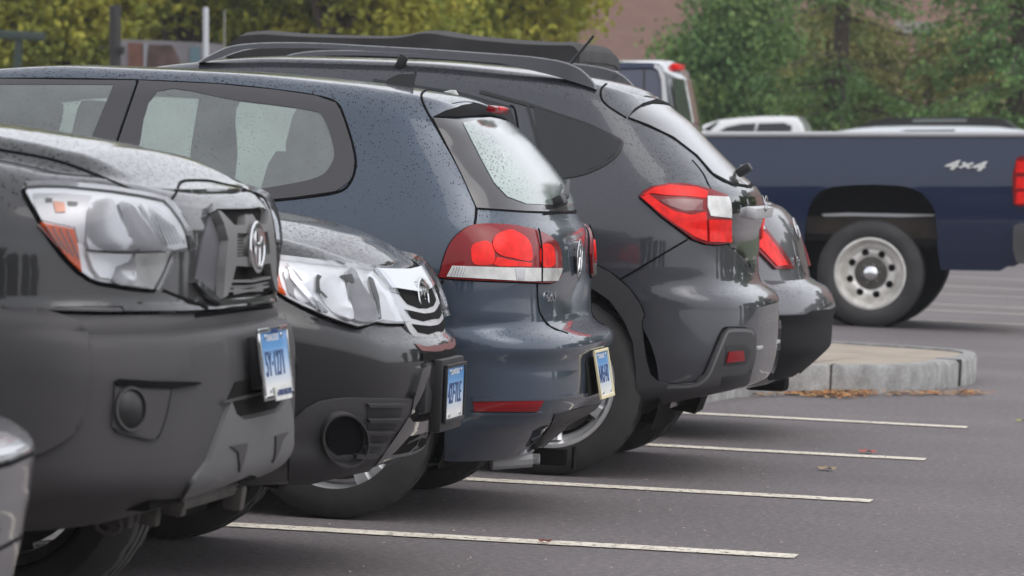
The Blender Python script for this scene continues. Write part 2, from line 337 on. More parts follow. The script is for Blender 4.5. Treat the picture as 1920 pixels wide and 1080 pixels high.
# ------------------------------------------------------------------ car bodies: stacked plan outlines
def spow(v, p): return math.copysign(abs(v)**p, v)
class Car:
    def __init__(s, Yc, name, loc, label, cat, group=None):
        s.Yc = Yc; s.root = empty(name, loc, label, cat, group); s.bv = []; s.bf = []; s.bvh = None; s.surf = None
    def fitend(s, sil, W, A, N, z0, z1, n=48):
        tab = []; x = atY(sil[0][0], sil[0][1], s.Yc).x
        for i in range(n):
            z = z1+(z0-z1)*i/(n-1); Wz = slerp(W, z); a = lerp(A, z)
            for _ in range(7):
                best = (-1e9, 0)
                for k in range(25):
                    ph = PI/2*k/24*(1); ox = a*(math.sin(ph)**(2/N)-1) if ph > 0 else -a
                    for sg in (-1, 1):
                        q = proj((x+ox, s.Yc+sg*Wz*math.cos(ph)**(2/N), z))
                        if q[0] > best[0]: best = q
                tgt = slerp([(v, u) for u, v in sil], best[1]); q0 = proj((x, s.Yc, z)); q1 = proj((x+.1, s.Yc, z))
                x += (tgt-best[0])/((q1[0]-q0[0])/.1)
            tab.append((z, x))
        return tab[::-1]
    def loft(s, name, mats, sil, zb, ztop, W, A, N, xf, Af=.5, Nf=3.2, fil=.07, nlev=44, nx=110, crown=.03, arches=(), cut=(), parent=None, xe=None, bump=None, lid=True, K=26, sharp=38, zend=None, yb=None, arch_mat=None, cutboth=True, rings=None):
        Yc = s.Yc
        zt_r = zend
        XE = xe if xe else s.fitend(sil, W, A, N, zb, zt_r)
        LV = [i/(nlev-1) for i in range(nlev)]
        LV = sorted(set(LV+[1-.5*(1/(nlev-1)), 1-.25/(nlev-1), 1-.1/(nlev-1)]))
        V = []; idx = []; RAW = []
        def pt(x, y, sl):
            zt = slerp(ztop, x); return zb+sl*(zt-zb)
        for sl in LV:
            zr = zb+sl*(zt_r-zb); ex = slerp(XE, zr); a = lerp(A, zr)
            ztl = slerp(ztop, lerp(xf, zr)); zl = zb+sl*(ztl-zb); fx = lerp(xf, zl)
            half = []
            for k in range(9):
                ph = PI/2*(1-k/8); ox = Af*(1-math.sin(ph)**(2/Nf)) if ph > 0 else Af
                half.append((fx+ox, math.cos(ph)**(2/Nf) if ph < PI/2 else 0))
            xs, xe_ = fx+Af, ex-a
            for k in range(1, nx): half.append((xs+(xe_-xs)*k/nx, 1))
            for k in range(K+1):
                ph = PI/2*k/K; half.append((ex-a+a*(math.sin(ph)**(2/N) if ph > 0 else 0), (math.cos(ph)**(2/N) if ph < PI/2-1e-6 else 0)))
            row = []
            for sgn in (-1, 1):
                H = half if sgn < 0 else half[1:-1][::-1]
                for x, wy in H:
                    z = pt(x, 0, sl); d = slerp(ztop, x)-z
                    fl = fil(x) if callable(fil) else fil
                    ins = fl*(1-math.sqrt(max(0, 1-(1-d/fl)**2))) if d < fl else 0
                    y = wy*(slerp(W, z)-ins)
                    xx = x
                    if sl > .9 and ins > 0 and wy < 1: q_ = ins*.6*min(1, (1-wy)/.4); xx = x-(q_ if x > (fx+ex)/2 else -q_)
                    p = Vector((xx, Yc+sgn*y, z))
                    if sl >= LV[-1]: RAW.append(p.copy())
                    if bump: p = bump(p, sgn, sl)
                    row.append(p)
            idx.append(range(len(V), len(V)+len(row))); V += row
        n = len(idx[0]); h = n//2
        Fc = []
        for a_, b_ in zip(idx, idx[1:]):
            for i in range(n):
                j = (i+1) % n; Fc.append((a_[i], a_[j], b_[j], b_[i]))
        # lid: rings pulled to the centre line, crowned
        base = list(idx[-1]); prev = base
        steps = rings or [.97, .9, .78, .6, .4, .2, 0]
        for k in steps:
            cur = []
            for i, b0 in enumerate(base):
                p = RAW[i].copy(); y0 = p.y-Yc; p.y = Yc+y0*k; zt = RAW[i].z+crown*(1-k*k)*min(1, abs(y0)/.5); p.z = zt
                if bump: p = bump(p, 0, 1+(1-k))
                cur.append(len(V)); V.append(p)
            for i in range(n):
                j = (i+1) % n; Fc.append((prev[i], prev[j], cur[j], cur[i]))
            prev = cur
        # underside
        c = len(V); V.append(Vector(((V[idx[0][0]].x+V[idx[0][h]].x)/2, Yc, zb+.005)))
        nb = len(Fc)
        for i in range(n): Fc.append((idx[0][(i+1) % n], idx[0][i], c))
        s.bv += V; off = len(s.bv)-len(V); s.bf += [tuple(q+off for q in f) for f in Fc]
        s.bvh = BVHTree.FromPolygons([tuple(v) for v in s.bv], s.bf)
        V2 = [v.copy() for v in V]
        for (xc, zc, R) in arches:       # snap to the arch circle, then drop what is inside
            for v in V2:
                if abs(v.y-Yc) > .45:
                    dx, dz = v.x-xc, v.z-zc; d = math.hypot(dx, dz)
                    if abs(d-R) < .022 and d > 0: v.x = xc+dx/d*R; v.z = zc+dz/d*R
        cut = [(lambda cx_, cy_: [(cx_+(a-cx_)*1.06, cy_+(b-cy_)*1.07) for a, b in P])(sum(a for a, b in P)/len(P), sum(b for a, b in P)/len(P)) for P in cut]
        def keep(f, k):
            if k >= nb:
                return True
            cx = sum((V2[q] for q in f), Vector())/len(f)
            if abs(cx.y-Yc) > .45:
                for (xc, zc, R) in arches:
                    if math.hypot(cx.x-xc, cx.z-zc) < R-.004: return False
            if cut and cx.z > .5:
                m = cx.copy()
                far = cx.y > Yc
                if abs(cx.y-Yc) > .35:
                    m.y = 2*Yc-cx.y if far else cx.y
                    q = proj(m)
                    for P in cut:
                        if inpoly(q[0], q[1], P): return False
            return True
        ff = []; mi = []
        for k, f in enumerate(Fc):
            if keep(f, k): ff.append(f); mi.append(1 if k >= nb else 0)
        o = mesh(name, V2, ff, [mats, M['under']], parent or s.root, mi=mi, sharp=sharp, recalc=False)
        b = bmesh.new(); b.from_mesh(o.data); bmesh.ops.remove_doubles(b, verts=b.verts, dist=1e-4); bmesh.ops.recalc_face_normals(b, faces=b.faces)
        if sum(f.normal.y*(f.calc_center_median().y+wloc(o).y-Yc) for f in b.faces) < 0: bmesh.ops.reverse_faces(b, faces=b.faces)
        b.to_mesh(o.data); b.free()
        for i, (xc, zc, R) in enumerate(arches):
            for sg in (-1, 1):
                mb = MB(); seg = 28; y0 = Yc+sg*.5; y1 = Yc+sg*(slerp(W, zc)+.0)
                for q in range(seg+1):
                    t = PI*1.25*q/seg-PI*.125; mb.v += [Vector((xc+math.cos(t)*(R+.012), y0, zc+math.sin(t)*(R+.012))), Vector((xc+math.cos(t)*(R+.004), y1-sg*.03, zc+math.sin(t)*(R+.004)))]
                mb.f += [(2*q, 2*q+2, 2*q+3, 2*q+1) for q in range(seg)]
                cc = len(mb.v); mb.v.append(Vector((xc, y0, zc-.1))); mb.f += [(2*q+2, 2*q, cc) for q in range(seg)]
                mb.build('wheel_well', M['under'], s.root, recalc=False)
        return o, XE
    def hit(s, u, v):
        d = rayd(u, v); r = s.bvh.ray_cast(CP, d)
        if r[0] is not None: return Vector(r[0]), Vector(r[1]) if r[1].dot(d) < 0 else -Vector(r[1]), True
        P = atY(u, v, s.Yc); r = s.bvh.find_nearest(P); n = Vector(r[1])
        return Vector(r[0]), n if n.dot(d) < 0 else -n, False
    def fit(s, poly, deg=3, step=9):
        """a smooth panel surface through the body over this outline (lamps and grilles are their own smooth shells)"""
        U = []; x0, x1 = min(p[0] for p in poly), max(p[0] for p in poly); y0, y1 = min(p[1] for p in poly), max(p[1] for p in poly)
        u = x0
        while u <= x1:
            v = y0
            while v <= y1:
                if inpoly(u, v, poly):
                    p, n, ok = s.hit(u, v)
                    if ok and p.y < s.Yc+.1: U.append((u, v, (p-CP).dot(rayd(u, v))))
                v += step
            u += step
        cx, cy, sx_, sy_ = (x0+x1)/2, (y0+y1)/2, (x1-x0)/2, (y1-y0)/2
        ex = [(i, j) for i in range(deg+1) for j in range(deg+1-i)]
        A = np.array([[((a-cx)/sx_)**i*((b-cy)/sy_)**j for i, j in ex] for a, b, t in U]); T = np.array([t for a, b, t in U]); W_ = np.ones(len(T))
        for _ in range(6):
            co = np.linalg.lstsq(A*W_[:, None], T*W_, rcond=None)[0]; W_ = 1/(1+((A@co-T)/.008)**2)**.5
        def f(u, v):
            def P(u, v):
                a, b = max(-1.15, min(1.15, (u-cx)/sx_)), max(-1.15, min(1.15, (v-cy)/sy_))
                return CP+rayd(u, v)*float(sum(c*a**i*b**j for c, (i, j) in zip(co, ex)))
            p = P(u, v); n = (P(u, v+1)-p).cross(P(u+1, v)-p).normalized()
            if n.dot(p-CP) > 0: n = -n
            return p, n, True
        return f
    def patch(s, name, poly, mat, h=.004, parent=None, mirror=True, g=7, holes=(), th=.008, bulge=None, smooth=0, clip=False, miss=False, sharp=32, build=True, dn=None, surf=None):
        P = crom(poly, smooth) if smooth else poly
        P = dens(P, g); HS = [dens(crom(q, smooth) if smooth else q, g) for q in holes]
        pts = list(P); edges = [(i, (i+1) % len(P)) for i in range(len(P))]
        for q in HS:
            b = len(pts); pts += q; edges += [(b+i, b+(i+1) % len(q)) for i in range(len(q))]
        x0, x1 = min(p[0] for p in P), max(p[0] for p in P); y0, y1 = min(p[1] for p in P), max(p[1] for p in P)
        allb = list(pts); y = y0+g*.5; r_ = 0
        while y < y1:
            x = x0+g*.25+(g*.5 if r_ % 2 else 0)
            while x < x1:
                if inpoly(x, y, P) and not any(inpoly(x, y, q) for q in HS) and min((x-a)**2+(y-b)**2 for a, b in allb) > (g*.45)**2: pts.append((x, y))
                x += g
            y += g*.87; r_ += 1
        vs, es, fs = delaunay_2d_cdt([Vector(p) for p in pts], edges, [], 0, 1e-4)[:3]
        fs = [f for f in fs if (lambda c: inpoly(c[0], c[1], P) and not any(inpoly(c[0], c[1], q) for q in HS))((sum(vs[i][0] for i in f)/3, sum(vs[i][1] for i in f)/3))]
        surf = surf or s.surf
        H = [(surf or s.hit)(v[0], v[1]) for v in vs]
        if surf and clip: fs = [f for f in fs if any(H[i][0].y < s.Yc+.01 for i in f)]
        elif clip:
            for i, (p, n, ok) in enumerate(H):
                if p.y > s.Yc-.002 or not ok:
                    q = atY(vs[i][0], vs[i][1], s.Yc); r = s.bvh.ray_cast(Vector((9, s.Yc-.001, min(q.z, p.z+.02) if not ok else q.z)), Vector((-1, 0, 0)))
                    if r[0] is not None:
                        nn = Vector(r[1]); nn = nn if nn.x > 0 else -nn
                        H[i] = (Vector((r[0].x, s.Yc, r[0].z)), Vector((nn.x, 0, nn.z)).normalized(), True)
            fs = [f for f in fs if any(H[i][0].y < s.Yc-.004 for i in f)]
        elif not miss: fs = [f for f in fs if sum(H[i][2] for i in f) >= 2]
        cx, cy = (x0+x1)/2, (y0+y1)/2; V = []
        for (p, n, ok), v in zip(H, vs):
            if dn is not None: n = Vector(dn).normalized()
            hh = h
            if bulge: hh = h+bulge(2*(v[0]-x0)/(x1-x0)-1, 2*(v[1]-y0)/(y1-y0)-1)
            V.append(p+n*hh)
        cnt = {}
        for f in fs:
            for i in range(3):
                e = (f[i], f[(i+1) % 3]); k = tuple(sorted(e)); cnt.setdefault(k, []).append(e)
        F2 = [tuple(f) for f in fs]; low = {}
        def lo(i):
            if i not in low: low[i] = len(V); V.append(V[i]-(H[i][1] if dn is None else Vector(dn).normalized())*(th+h*.0))
            return low[i]
        for k, e in cnt.items():
            if len(e) == 1 and not (clip and all(abs(H[i][0].y-s.Yc) < .003 for i in k)): a, b = e[0]; F2.append((b, a, lo(a), lo(b)))
        if not F2: return None
        used = sorted({i for f in F2 for i in f}); mp = {u: k for k, u in enumerate(used)}
        V = [V[i] for i in used]; F2 = [tuple(mp[i] for i in f) for f in F2]
        # orient outwards
        f0 = F2[0]; nn = (V[f0[1]]-V[f0[0]]).cross(V[f0[2]]-V[f0[0]])
        if nn.dot(CP-V[f0[0]]) < 0: F2 = [f[::-1] for f in F2]
        if not build: return V, F2
        o = mesh(name, V, F2, mat, parent or s.root, sharp=sharp)
        if mirror:
            o2 = mesh(name, [Vector((v.x, 2*s.Yc-v.y, v.z)) for v in V], [f[::-1] for f in F2], mat, s.mpar(parent), sharp=sharp)
            o['mir'] = o2.name
        return o
    def mpar(s, parent):
        if parent is None: return s.root
        return bpy.data.objects.get(parent.get('mir', ''), parent)
    def line(s, pts, wd, mat=None, name='panel_gap', h=.0022, mirror=True, smooth=4, parent=None, lift=0, closed=False, off=None):
        P = crom(pts, smooth, closed) if smooth else list(pts); P = dens(P, 6, closed)
        if closed: P.append(P[0])
        V = []; F_ = []
        L = [(s.surf or s.hit)(*p) for p in P]
        if lift or off:
            pass
        n = len(P)
        for i, (p, nn, ok) in enumerate(L):
            t = (L[min(i+1, n-1)][0]-L[max(i-1, 0)][0]); sd_ = t.cross(nn)
            if sd_.length < 1e-6: sd_ = Vector((0, 0, 1))
            sd_.normalize(); q = p+nn*(h+lift)
            V += [q-sd_*wd/2, q+sd_*wd/2, q-sd_*wd/2-nn*(.004+lift), q+sd_*wd/2-nn*(.004+lift)]
        for i in range(n-1):
            a = 4*i; b = a+4
            F_ += [(a, a+1, b+1, b), (a+2, a, b, b+2), (a+1, a+3, b+3, b+1)]
        out = [mesh(name, V, F_, mat or M['seam_and_shade'], parent or s.root, smooth=True, sharp=50)]
        if mirror: out.append(mesh(name, [Vector((v.x, 2*s.Yc-v.y, v.z)) for v in V], [f[::-1] for f in F_], mat or M['seam_and_shade'], s.mpar(parent), sharp=50))
        return out[0]

def wheel(parent, x, y, z, R, wd, side, style='spoke5', rimR=None, steer=0, spokes=5, lock=True, rimmat=None, name='wheel', rot=0.3):
    """side -1: outer face towards -Y. y = middle of the tyre"""
    rimR = rimR or R*.66
    Mx = Matrix.Translation((x, y, z)) @ Matrix.Rotation(steer, 4, 'Z') @ Matrix.Rotation(PI/2 if side < 0 else -PI/2, 4, 'X')
    hw = wd/2
    hub = MB(); hub.lathe([(0, -hw*.3), (.14, -hw*.3), (.14, hw*.2), (.06, hw*.45), (0, hw*.45)], 24, Mx)
    W = hub.build(name, M['rust'], parent)
    t = MB(); n = 96
    prof = [(rimR, -hw*.80), (rimR+.012, -hw*.92), (R-.06, -hw*1.04), (R-.022, -hw*.93), (R-.004, -hw*.78), (R, -hw*.5), (R, -hw*.47), (R-.010, -hw*.45), (R-.010, -hw*.40), (R, -hw*.38), (R+.002, -.012), (R-.008, -.010), (R-.008, .010), (R+.002, .012),
            (R, hw*.38), (R-.010, hw*.40), (R-.010, hw*.45), (R, hw*.47), (R, hw*.5), (R-.004, hw*.78), (R-.022, hw*.93), (R-.06, hw*1.04), (R-.10, hw*1.02), (rimR+.012, hw*.92), (rimR, hw*.80)]
    def fn(i, j):
        if 3 <= j <= 21 and (j < 7 or j > 16): return -.004 if (i+(1 if j < 10 else 0)) % 3 == 0 else 0
        return 0
    t.lathe(prof, n, Mx, fn); ty = t.build('tyre', M['rubber'], W, sharp=28)
    r = MB(); rm = rimmat or M['alloy']
    r.lathe([(rimR-.004, -hw*.8), (rimR-.03, -hw*.6), (rimR-.035, hw*.3), (rimR-.022, hw*.62), (rimR+.004, hw*.84), (rimR+.008, hw*.9), (rimR-.006, hw*.92), (rimR-.016, hw*.7), (rimR-.028, hw*.42)], 64, Mx)
    if style.startswith('spoke'):
        for k in range(spokes):
            a = 2*PI*k/spokes+rot
            for sg in (-1, 1):
                P = []
                for (rr, wv, hz) in ((.045, .028, .55), (rimR*.55, .020, .62), (rimR-.02, .030, .66)):
                    P.append((rr, wv, hz))
                aa = a+sg*.13
                V = []
                for rr, wv, hz in P:
                    for dy, dz in ((-wv, 0), (-wv*.5, .012), (wv*.5, .012), (wv, 0), (wv, -.03), (-wv, -.03)):
                        q = aa+sg*(rr-.05)*.35*0; V.append(Mx @ Vector((rr*math.cos(q)-dy*math.sin(q), rr*math.sin(q)+dy*math.cos(q), hw*hz+dz)))
                Fs = []
                for i in range(2):
                    for j in range(6): Fs.append((6*i+j, 6*i+(j+1) % 6, 6*i+6+(j+1) % 6, 6*i+6+j))
                r.add(V, Fs)
        r.lathe([(0, hw*.60), (.03, hw*.60), (.055, hw*.66), (.07, hw*.55), (.07, hw*.2)], 24, Mx)
    else:                              # steel disc with round hand-holes
        seg = 8*26; rings = [(.0, .30), (.055, .30), (.075, .30), (.085, .22), (.10, .18), (.118, .24)]+[(.128+.0055*k, .38-.16*((.128+.0055*k-.155)/.035)**2) for k in range(11)]+[(.197, .14), (rimR-.018, .10)]
        base = len(r.v)
        for i in range(seg):
            for rr, hz in rings:
                q = 2*PI*i/seg+rot; r.v.append(Mx @ Vector((rr*math.cos(q), rr*math.sin(q), hw*hz)))
        m = len(rings)
        for i in range(seg):
            for j in range(m-1):
                q = 2*PI*(i+.5)/seg; rr = (rings[j][0]+rings[j+1][0])/2; c = round(q/(PI/4))*(PI/4)
                d = math.hypot(rr*math.cos(q)-.158*math.cos(c), rr*math.sin(q)-.158*math.sin(c))
                if d < .027: continue
                a = base+i*m+j; b = base+((i+1) % seg)*m+j; r.f.append((a, b, b+1, a+1))
    ro = r.build('rim', rm, W, sharp=35)
    if style == 'steel':
        bk = MB(); bk.lathe([(0, -.01), (rimR-.03, -.01), (rimR-.03, -.05), (0, -.05)], 40, Mx); bk.build('brake_drum', M['under'], W)
        cp = MB(); cp.lathe([(0, hw*.62), (.03, hw*.62), (.05, hw*.52), (.052, hw*.3)], 24, Mx); cp.build('hub_cap', M['chrome'], W)
        for k in range(6):
            q = 2*PI*k/6+.2; nb = MB(); nb.lathe([(0, hw*.48), (.009, hw*.48), (.013, hw*.42), (.013, hw*.25)], 8, Mx @ Matrix.Translation((.068*math.cos(q), .068*math.sin(q), 0))); nb.build('lug_nut', M['chrome'], W)
    else:
        bk = MB(); bk.lathe([(.02, hw*.1), (rimR*.8, hw*.1), (rimR*.8, hw*.02), (.02, hw*.02)], 40, Mx); bk.build('brake_disc', M['rust'], W)
    return W
def curves_tube(paths, c, r, normal=(1, 0, 0), sx=1, sz=1, n=6, yaw=0, pitch=0):
    """2D paths (a across, b up) on a plane through c facing +X, turned by yaw/pitch"""
    Rm = Matrix.Rotation(yaw, 3, 'Z') @ Matrix.Rotation(pitch, 3, 'Y'); mb = MB()
    for P, closed in paths: mb.tube([Vector(c)+Rm @ Vector((0, a*sx, b*sz)) for a, b in P], r, n, closed)
    Ri = Rm.inverted()
    for i, v in enumerate(mb.v): q = Ri @ (v-Vector(c)); q.x *= .35; mb.v[i] = Vector(c)+Rm @ q
    return mb
def ell(cx, cz, rx, rz, n=36, a0=0, a1=2*PI): return [(cx+rx*math.cos(a0+(a1-a0)*i/n), cz+rz*math.sin(a0+(a1-a0)*i/n)) for i in range(n)]
def text(name, s_, size, c, mat, parent, yaw=0, pitch=0, extr=.0015, facing='+X', sx=1, shear=0, bold=0):
    cu = bpy.data.curves.new(name, 'FONT'); cu.body = s_; cu.size = size; cu.extrude = extr; cu.offset = bold; cu.align_x = 'CENTER'; cu.align_y = 'CENTER'; cu.shear = shear
    o = bpy.data.objects.new(name, cu); COL.objects.link(o)
    dg = bpy.context.evaluated_depsgraph_get(); me = bpy.data.meshes.new_from_object(o.evaluated_get(dg)); bpy.data.objects.remove(o)
    if facing == '+X': B = Matrix(((0, 0, 1), (1, 0, 0), (0, 1, 0)))
    else: B = Matrix(((1, 0, 0), (0, 0, -1), (0, 1, 0)))
    Rm = Matrix.Rotation(yaw, 3, 'Z') @ Matrix.Rotation(pitch, 3, 'Y') @ B
    V = [Vector(c)+Rm @ Vector((v.co.x*sx, v.co.y, v.co.z)) for v in me.vertices]
    return mesh(name, V, [tuple(p.vertices) for p in me.polygons], mat, parent, smooth=False)
def plate(parent, c, txt, yaw=0, pitch=0, frame=None, top=None, bot=None, holder=None):
    Rm = Matrix.Rotation(yaw, 3, 'Z') @ Matrix.Rotation(pitch, 3, 'Y'); c = Vector(c)
    p = MB().box(c, (.003, .305, .153), Rm, 0).build('license_plate', M['plate'], parent, smooth=False)
    # deboss rim, characters
    text('plate_number', txt, .084, c+Rm @ Vector((.002, 0, -.004)), M['ink'], p, yaw, pitch, sx=.78)
    text('plate_state', 'CONNECTICUT', .022, c+Rm @ Vector((.002, 0, .058)), M['plate_white'], p, yaw, pitch, sx=.9, extr=.0006)
    for sy in (-.09, .09):
        for sz in (-.062, .062):
            b = MB(); b.box(c+Rm @ Vector((.004, sy, sz)), (.006, .012, .012), Rm, .003); b.build('screw', M['chrome'], p)
    if frame:
        f = MB()
        for (cy, cz, dy, dz) in ((0, .0775, .318, .010), (0, -.0775, .318, .011), (-.1565, 0, .010, .145), (.1565, 0, .010, .145)): f.box(c+Rm @ Vector((.003, cy, cz)), (.009, dy, dz), Rm, .002)
        fo = f.build('plate_frame', frame, p)
        if top: text('frame_text', top, .018, c+Rm @ Vector((.009, 0, .073)), M['ink'], fo, yaw, pitch, extr=.0006)
        if bot:
            b = MB().box(c+Rm @ Vector((.008, .03, -.070)), (.004, .17, .034), Rm).build('frame_tab', M['plate_white'], fo, smooth=False)
            text('frame_text', bot, .020, c+Rm @ Vector((.0115, .03, -.070)), M['ink'], fo, yaw, pitch, extr=.0006)
    return p

# ================================================================== blue-grey hatchback, rear to the aisle
P_GOLF = paint('blue_grey_paint', (.052, .071, .100), .5, .4, lo=.30)
def golf():
    Yc = 1.325
    c = Car(Yc, 'hatchback_car', (-2.9, Yc, 0), 'blue-grey wet hatchback parked rear out, with white-framed plate and tow hitch', 'car', 'cars parked side by side in the row')
    sil = [(951, 190), (952, 204), (944, 217), (946, 226), (984, 258), (1010, 287), (1038, 320), (1064, 358), (1078, 391), (1087, 413), (1100, 431), (1107, 462), (1109, 500), (1108, 547), (1109, 590), (1122, 606), (1148, 618), (1152, 636), (1149, 646), (1140, 660), (1141, 690), (1141, 729), (1130, 743), (1119, 764), (1080, 784), (1050, 810), (1022, 836)]
    ztop = [(-5.0, .60), (-4.9, .80), (-4.7, .88), (-4.2, .97), (-3.75, 1.03), (-3.45, 1.2), (-3.1, 1.36), (-2.9, 1.395), (-2.53, 1.425), (-2.1, 1.425), (-1.64, 1.405), (-1.4, 1.38), (-1.18, 1.34)]
    W = [(.18, .80), (.3, .855), (.45, .875), (.60, .892), (.75, .893), (.86, .885), (.95, .865), (1.05, .825), (1.2, .745), (1.33, .675), (1.40, .64), (1.46, .62)]
    A = [(.2, .40), (.5, .42), (.625, .44), (.67, .37), (.85, .36), (1.0, .42), (1.2, .42), (1.35, .30)]
    xf = [(.18, -4.98), (.7, -5.0), (.9, -4.8), (1.46, -4.7)]
    win = [(296, 172), (444, 189), (578, 207), (607, 222), (626, 278), (622, 307), (596, 333), (518, 350), (467, 356), (330, 366), (228, 368), (240, 340), (259, 285)]
    door = [(-120, 168), (0, 159), (213, 160), (170, 263), (128, 380), (-120, 380)]
    shrink = lambda P, k: [(x+(sum(p[0] for p in P)/len(P)-x)*k, y+(sum(p[1] for p in P)/len(P)-y)*k) for x, y in P]
    hw = (-1.62, .315, .36)
    c.loft('body', P_GOLF, sil, .20, ztop, W, A, 3.3, xf, .9, 2.6, .09, nlev=70, nx=150, crown=.015, arches=((-1.56, .315, .355), (-4.18, .315, .355)), cut=(crom(win, 4), crom(door, 1)), zend=1.335, K=30)
    # side glass and its dark borders
    outer = [(259, 152), (407, 159), (518, 170), (593, 181), (630, 194), (644, 222), (659, 270), (665, 307), (655, 341), (630, 359), (555, 370), (493, 376), (400, 384), (300, 390), (175, 392), (196, 330), (218, 272)]
    c.patch('window_frame', outer, M['frit'], .004, holes=[crom(win, 4)], g=9)
    c.patch('window_glass', crom(win, 4), M['glass'], .002, g=14, th=.001)
    c.patch('window_frame', [(-160, 152), (0, 149), (255, 152), (214, 272), (172, 392), (-160, 398)], M['frit'], .0035, holes=[door], g=9)
    c.patch('window_glass', door, M['glass'], .002, g=14, th=.001)
    for o in list(c.root.children):
        if o.name.startswith('window_glass') and sum(v.co.y for v in o.data.vertices) > 0: o.data.materials[0] = M['glass_far']
    c.line([(262, 151), (407, 158), (518, 169), (593, 180), (631, 193), (646, 222), (661, 270), (667, 307), (657, 342), (631, 361), (555, 372), (493, 378), (400, 386)], .008)
    c.line([(-150, 150), (0, 148), (130, 148), (262, 151)], .008); c.line([(259, 153), (218, 272), (180, 385)], .007, h=.005)
    # tailgate: rear glass (> clear field), spoiler lip and lamp
    c.patch('rear_window', [(811, 222), (860, 226), (947, 219), (990, 256), (1012, 285), (1042, 320), (1068, 358), (1084, 398), (984, 396), (893, 390), (864, 325), (833, 264)], M['frit'], .004, clip=True, miss=False)
    rg = [(866, 232), (905, 226), (946, 226), (984, 259), (1010, 288), (1038, 321), (1062, 356), (1072, 380), (1030, 385), (984, 383), (949, 370), (925, 345), (905, 308), (884, 268)]
    c.patch('rear_glass', rg, M['wetglass_green'], .0065, clip=True)
    c.line([(803, 167), (790, 178), (798, 204), (824, 249), (864, 320), (889, 372), (893, 395), (890, 422)], .008)
    c.line([(893, 391), (984, 397), (1040, 399), (1080, 399)], .006)
    sp = c.patch('spoiler_recess', [(811, 221), (835, 209), (870, 198), (905, 193), (950, 194), (953, 205), (946, 217), (900, 218), (860, 221)], M['seam_and_shade'], .006, clip=True)  # black recess, with the spoiler's underside shadow put into its colour
    q = atY(930, 205, Yc-.12)
    MB().box((q.x-.012, Yc, q.z), (.03, .30, .022), Matrix.Rotation(.3, 3, 'Y'), .006).build('brake_light', M['red'], sp)
    q = atY(926, 203, Yc-.14)
    MB().box((q.x+.004, Yc, q.z), (.014, .16, .012), Matrix.Rotation(.3, 3, 'Y'), .003).build('brake_lens', M['red_bright'], sp)
    # taillight
    tl = [(827, 509), (842, 462), (864, 436), (891, 424), (949, 425), (1002, 434), (1033, 450), (1046, 472), (1047, 502), (1038, 528), (984, 529), (838, 522)]
    t = c.patch('taillight', crom(tl, 3), M['red'], .012, th=.02, bulge=lambda a, b: .006*(1-a*a)*(1-b*b))
    c.line(tl, .009, closed=True, h=.004, parent=t, name='lamp_seal')
    c.patch('reflector', crom([(884, 462), (905, 455), (918, 462), (922, 480), (918, 496), (888, 496), (882, 480)], 3), M['red_bright'], .019, parent=t, g=5)
    c.patch('reflector', crom([(918, 462), (928, 442), (955, 437), (980, 452), (988, 474), (984, 490), (955, 486), (930, 480)], 3), M['red_bright'], .021, parent=t, g=5, bulge=lambda a, b: .004*(1-min(1, a*a+b*b)))
    c.patch('reflector', [(926, 484), (958, 490), (988, 494), (986, 500), (930, 500), (920, 496)], M['red_bright'], .0205, parent=t, g=5)
    c.patch('reflector', crom([(1006, 462), (1024, 460), (1031, 478), (1029, 498), (1007, 499)], 3), M['red_bright'], .019, parent=t, g=5)
    c.patch('reversing_lens', [(849, 499), (945, 502), (1046, 503), (1037, 526), (984, 527), (838, 519)], M['lens_white'], .0185, parent=t, g=5)
    for x in (852, 857, 862, 867, 872): c.line([(x, 502), (x-5, 518)], .003, M['bowl_dull'], 'lens_rib', h=.020, parent=t, smooth=0)
    c.patch('inner_reflector', [(958, 504), (976, 504), (974, 525), (960, 525)], M['bowl_dull'], .0200, parent=t, g=5)
    c.line([(1001, 434), (1006, 470), (1006, 528)], .006, h=.0215, parent=t, name='lamp_seal')
    c.line([(1007, 531), (1008, 560), (1011, 582), (1018, 597), (1033, 613), (1064, 625)], .008)
    c.line([(831, 526), (813, 556), (790, 590)], .007)
    # lower tailgate, bumper details
    c.patch('bumper_lip', [(887, 745), (1020, 744), (1100, 737), (1102, 742), (1022, 750), (886, 752)], P_GOLF, .010, g=6, clip=True)
    r = c.patch('bumper_reflector', [(887, 753), (1017, 750), (1006, 769), (889, 770)], M['red'], .008, g=6)
    c.patch('bumper_lip', [(882, 772), (1004, 771), (1014, 770), (1008, 777), (882, 779)], P_GOLF, .010, g=6)
    c.patch('lower_bumper', [(1040, 776), (1085, 766), (1112, 758), (1106, 770), (1078, 786), (1048, 812), (1026, 835), (1000, 836), (1030, 800)], M['black'], .004, g=6)
    # badge, letters, plate, wiper, aerial
    p, n, ok = c.hit(1097, 481); ex = p.x+.004
    R_ = .058
    paths = [(ell(0, 0, R_, R_), True), ([(-.030, .047), (-.006, .004), (.006, .004), (.030, .047)], False), ([(-.052, .022), (-.026, -.048), (0, .0), (.026, -.048), (.052, .022)], False)]
    bd = curves_tube(paths, (ex+.012, Yc, p.z), .006, pitch=.0).build('badge', M['chrome'], c.root)
    b2 = MB(); b2.lathe([(0, 0), (R_*.95, 0), (R_*.95, -.02), (0, -.02)], 32, Matrix.Translation((ex+.010, Yc, p.z)) @ Matrix.Rotation(PI/2, 4, 'Y')); b2.build('badge_disc', M['gloss_black'], bd)
    q, n, ok = c.hit(1031, 557)
    text('model_letters', 'GOLF', .046, q+n*.004, M['chrome'], c.root, yaw=math.atan2(n.y, n.x), extr=.003)
    q, n, ok = c.hit(1122, 697)
    plate(c.root, (q.x+.03, Yc, q.z+.0), 'AAS·147', pitch=-.19, frame=plain('cream_frame', (.72, .64, .42), .5))
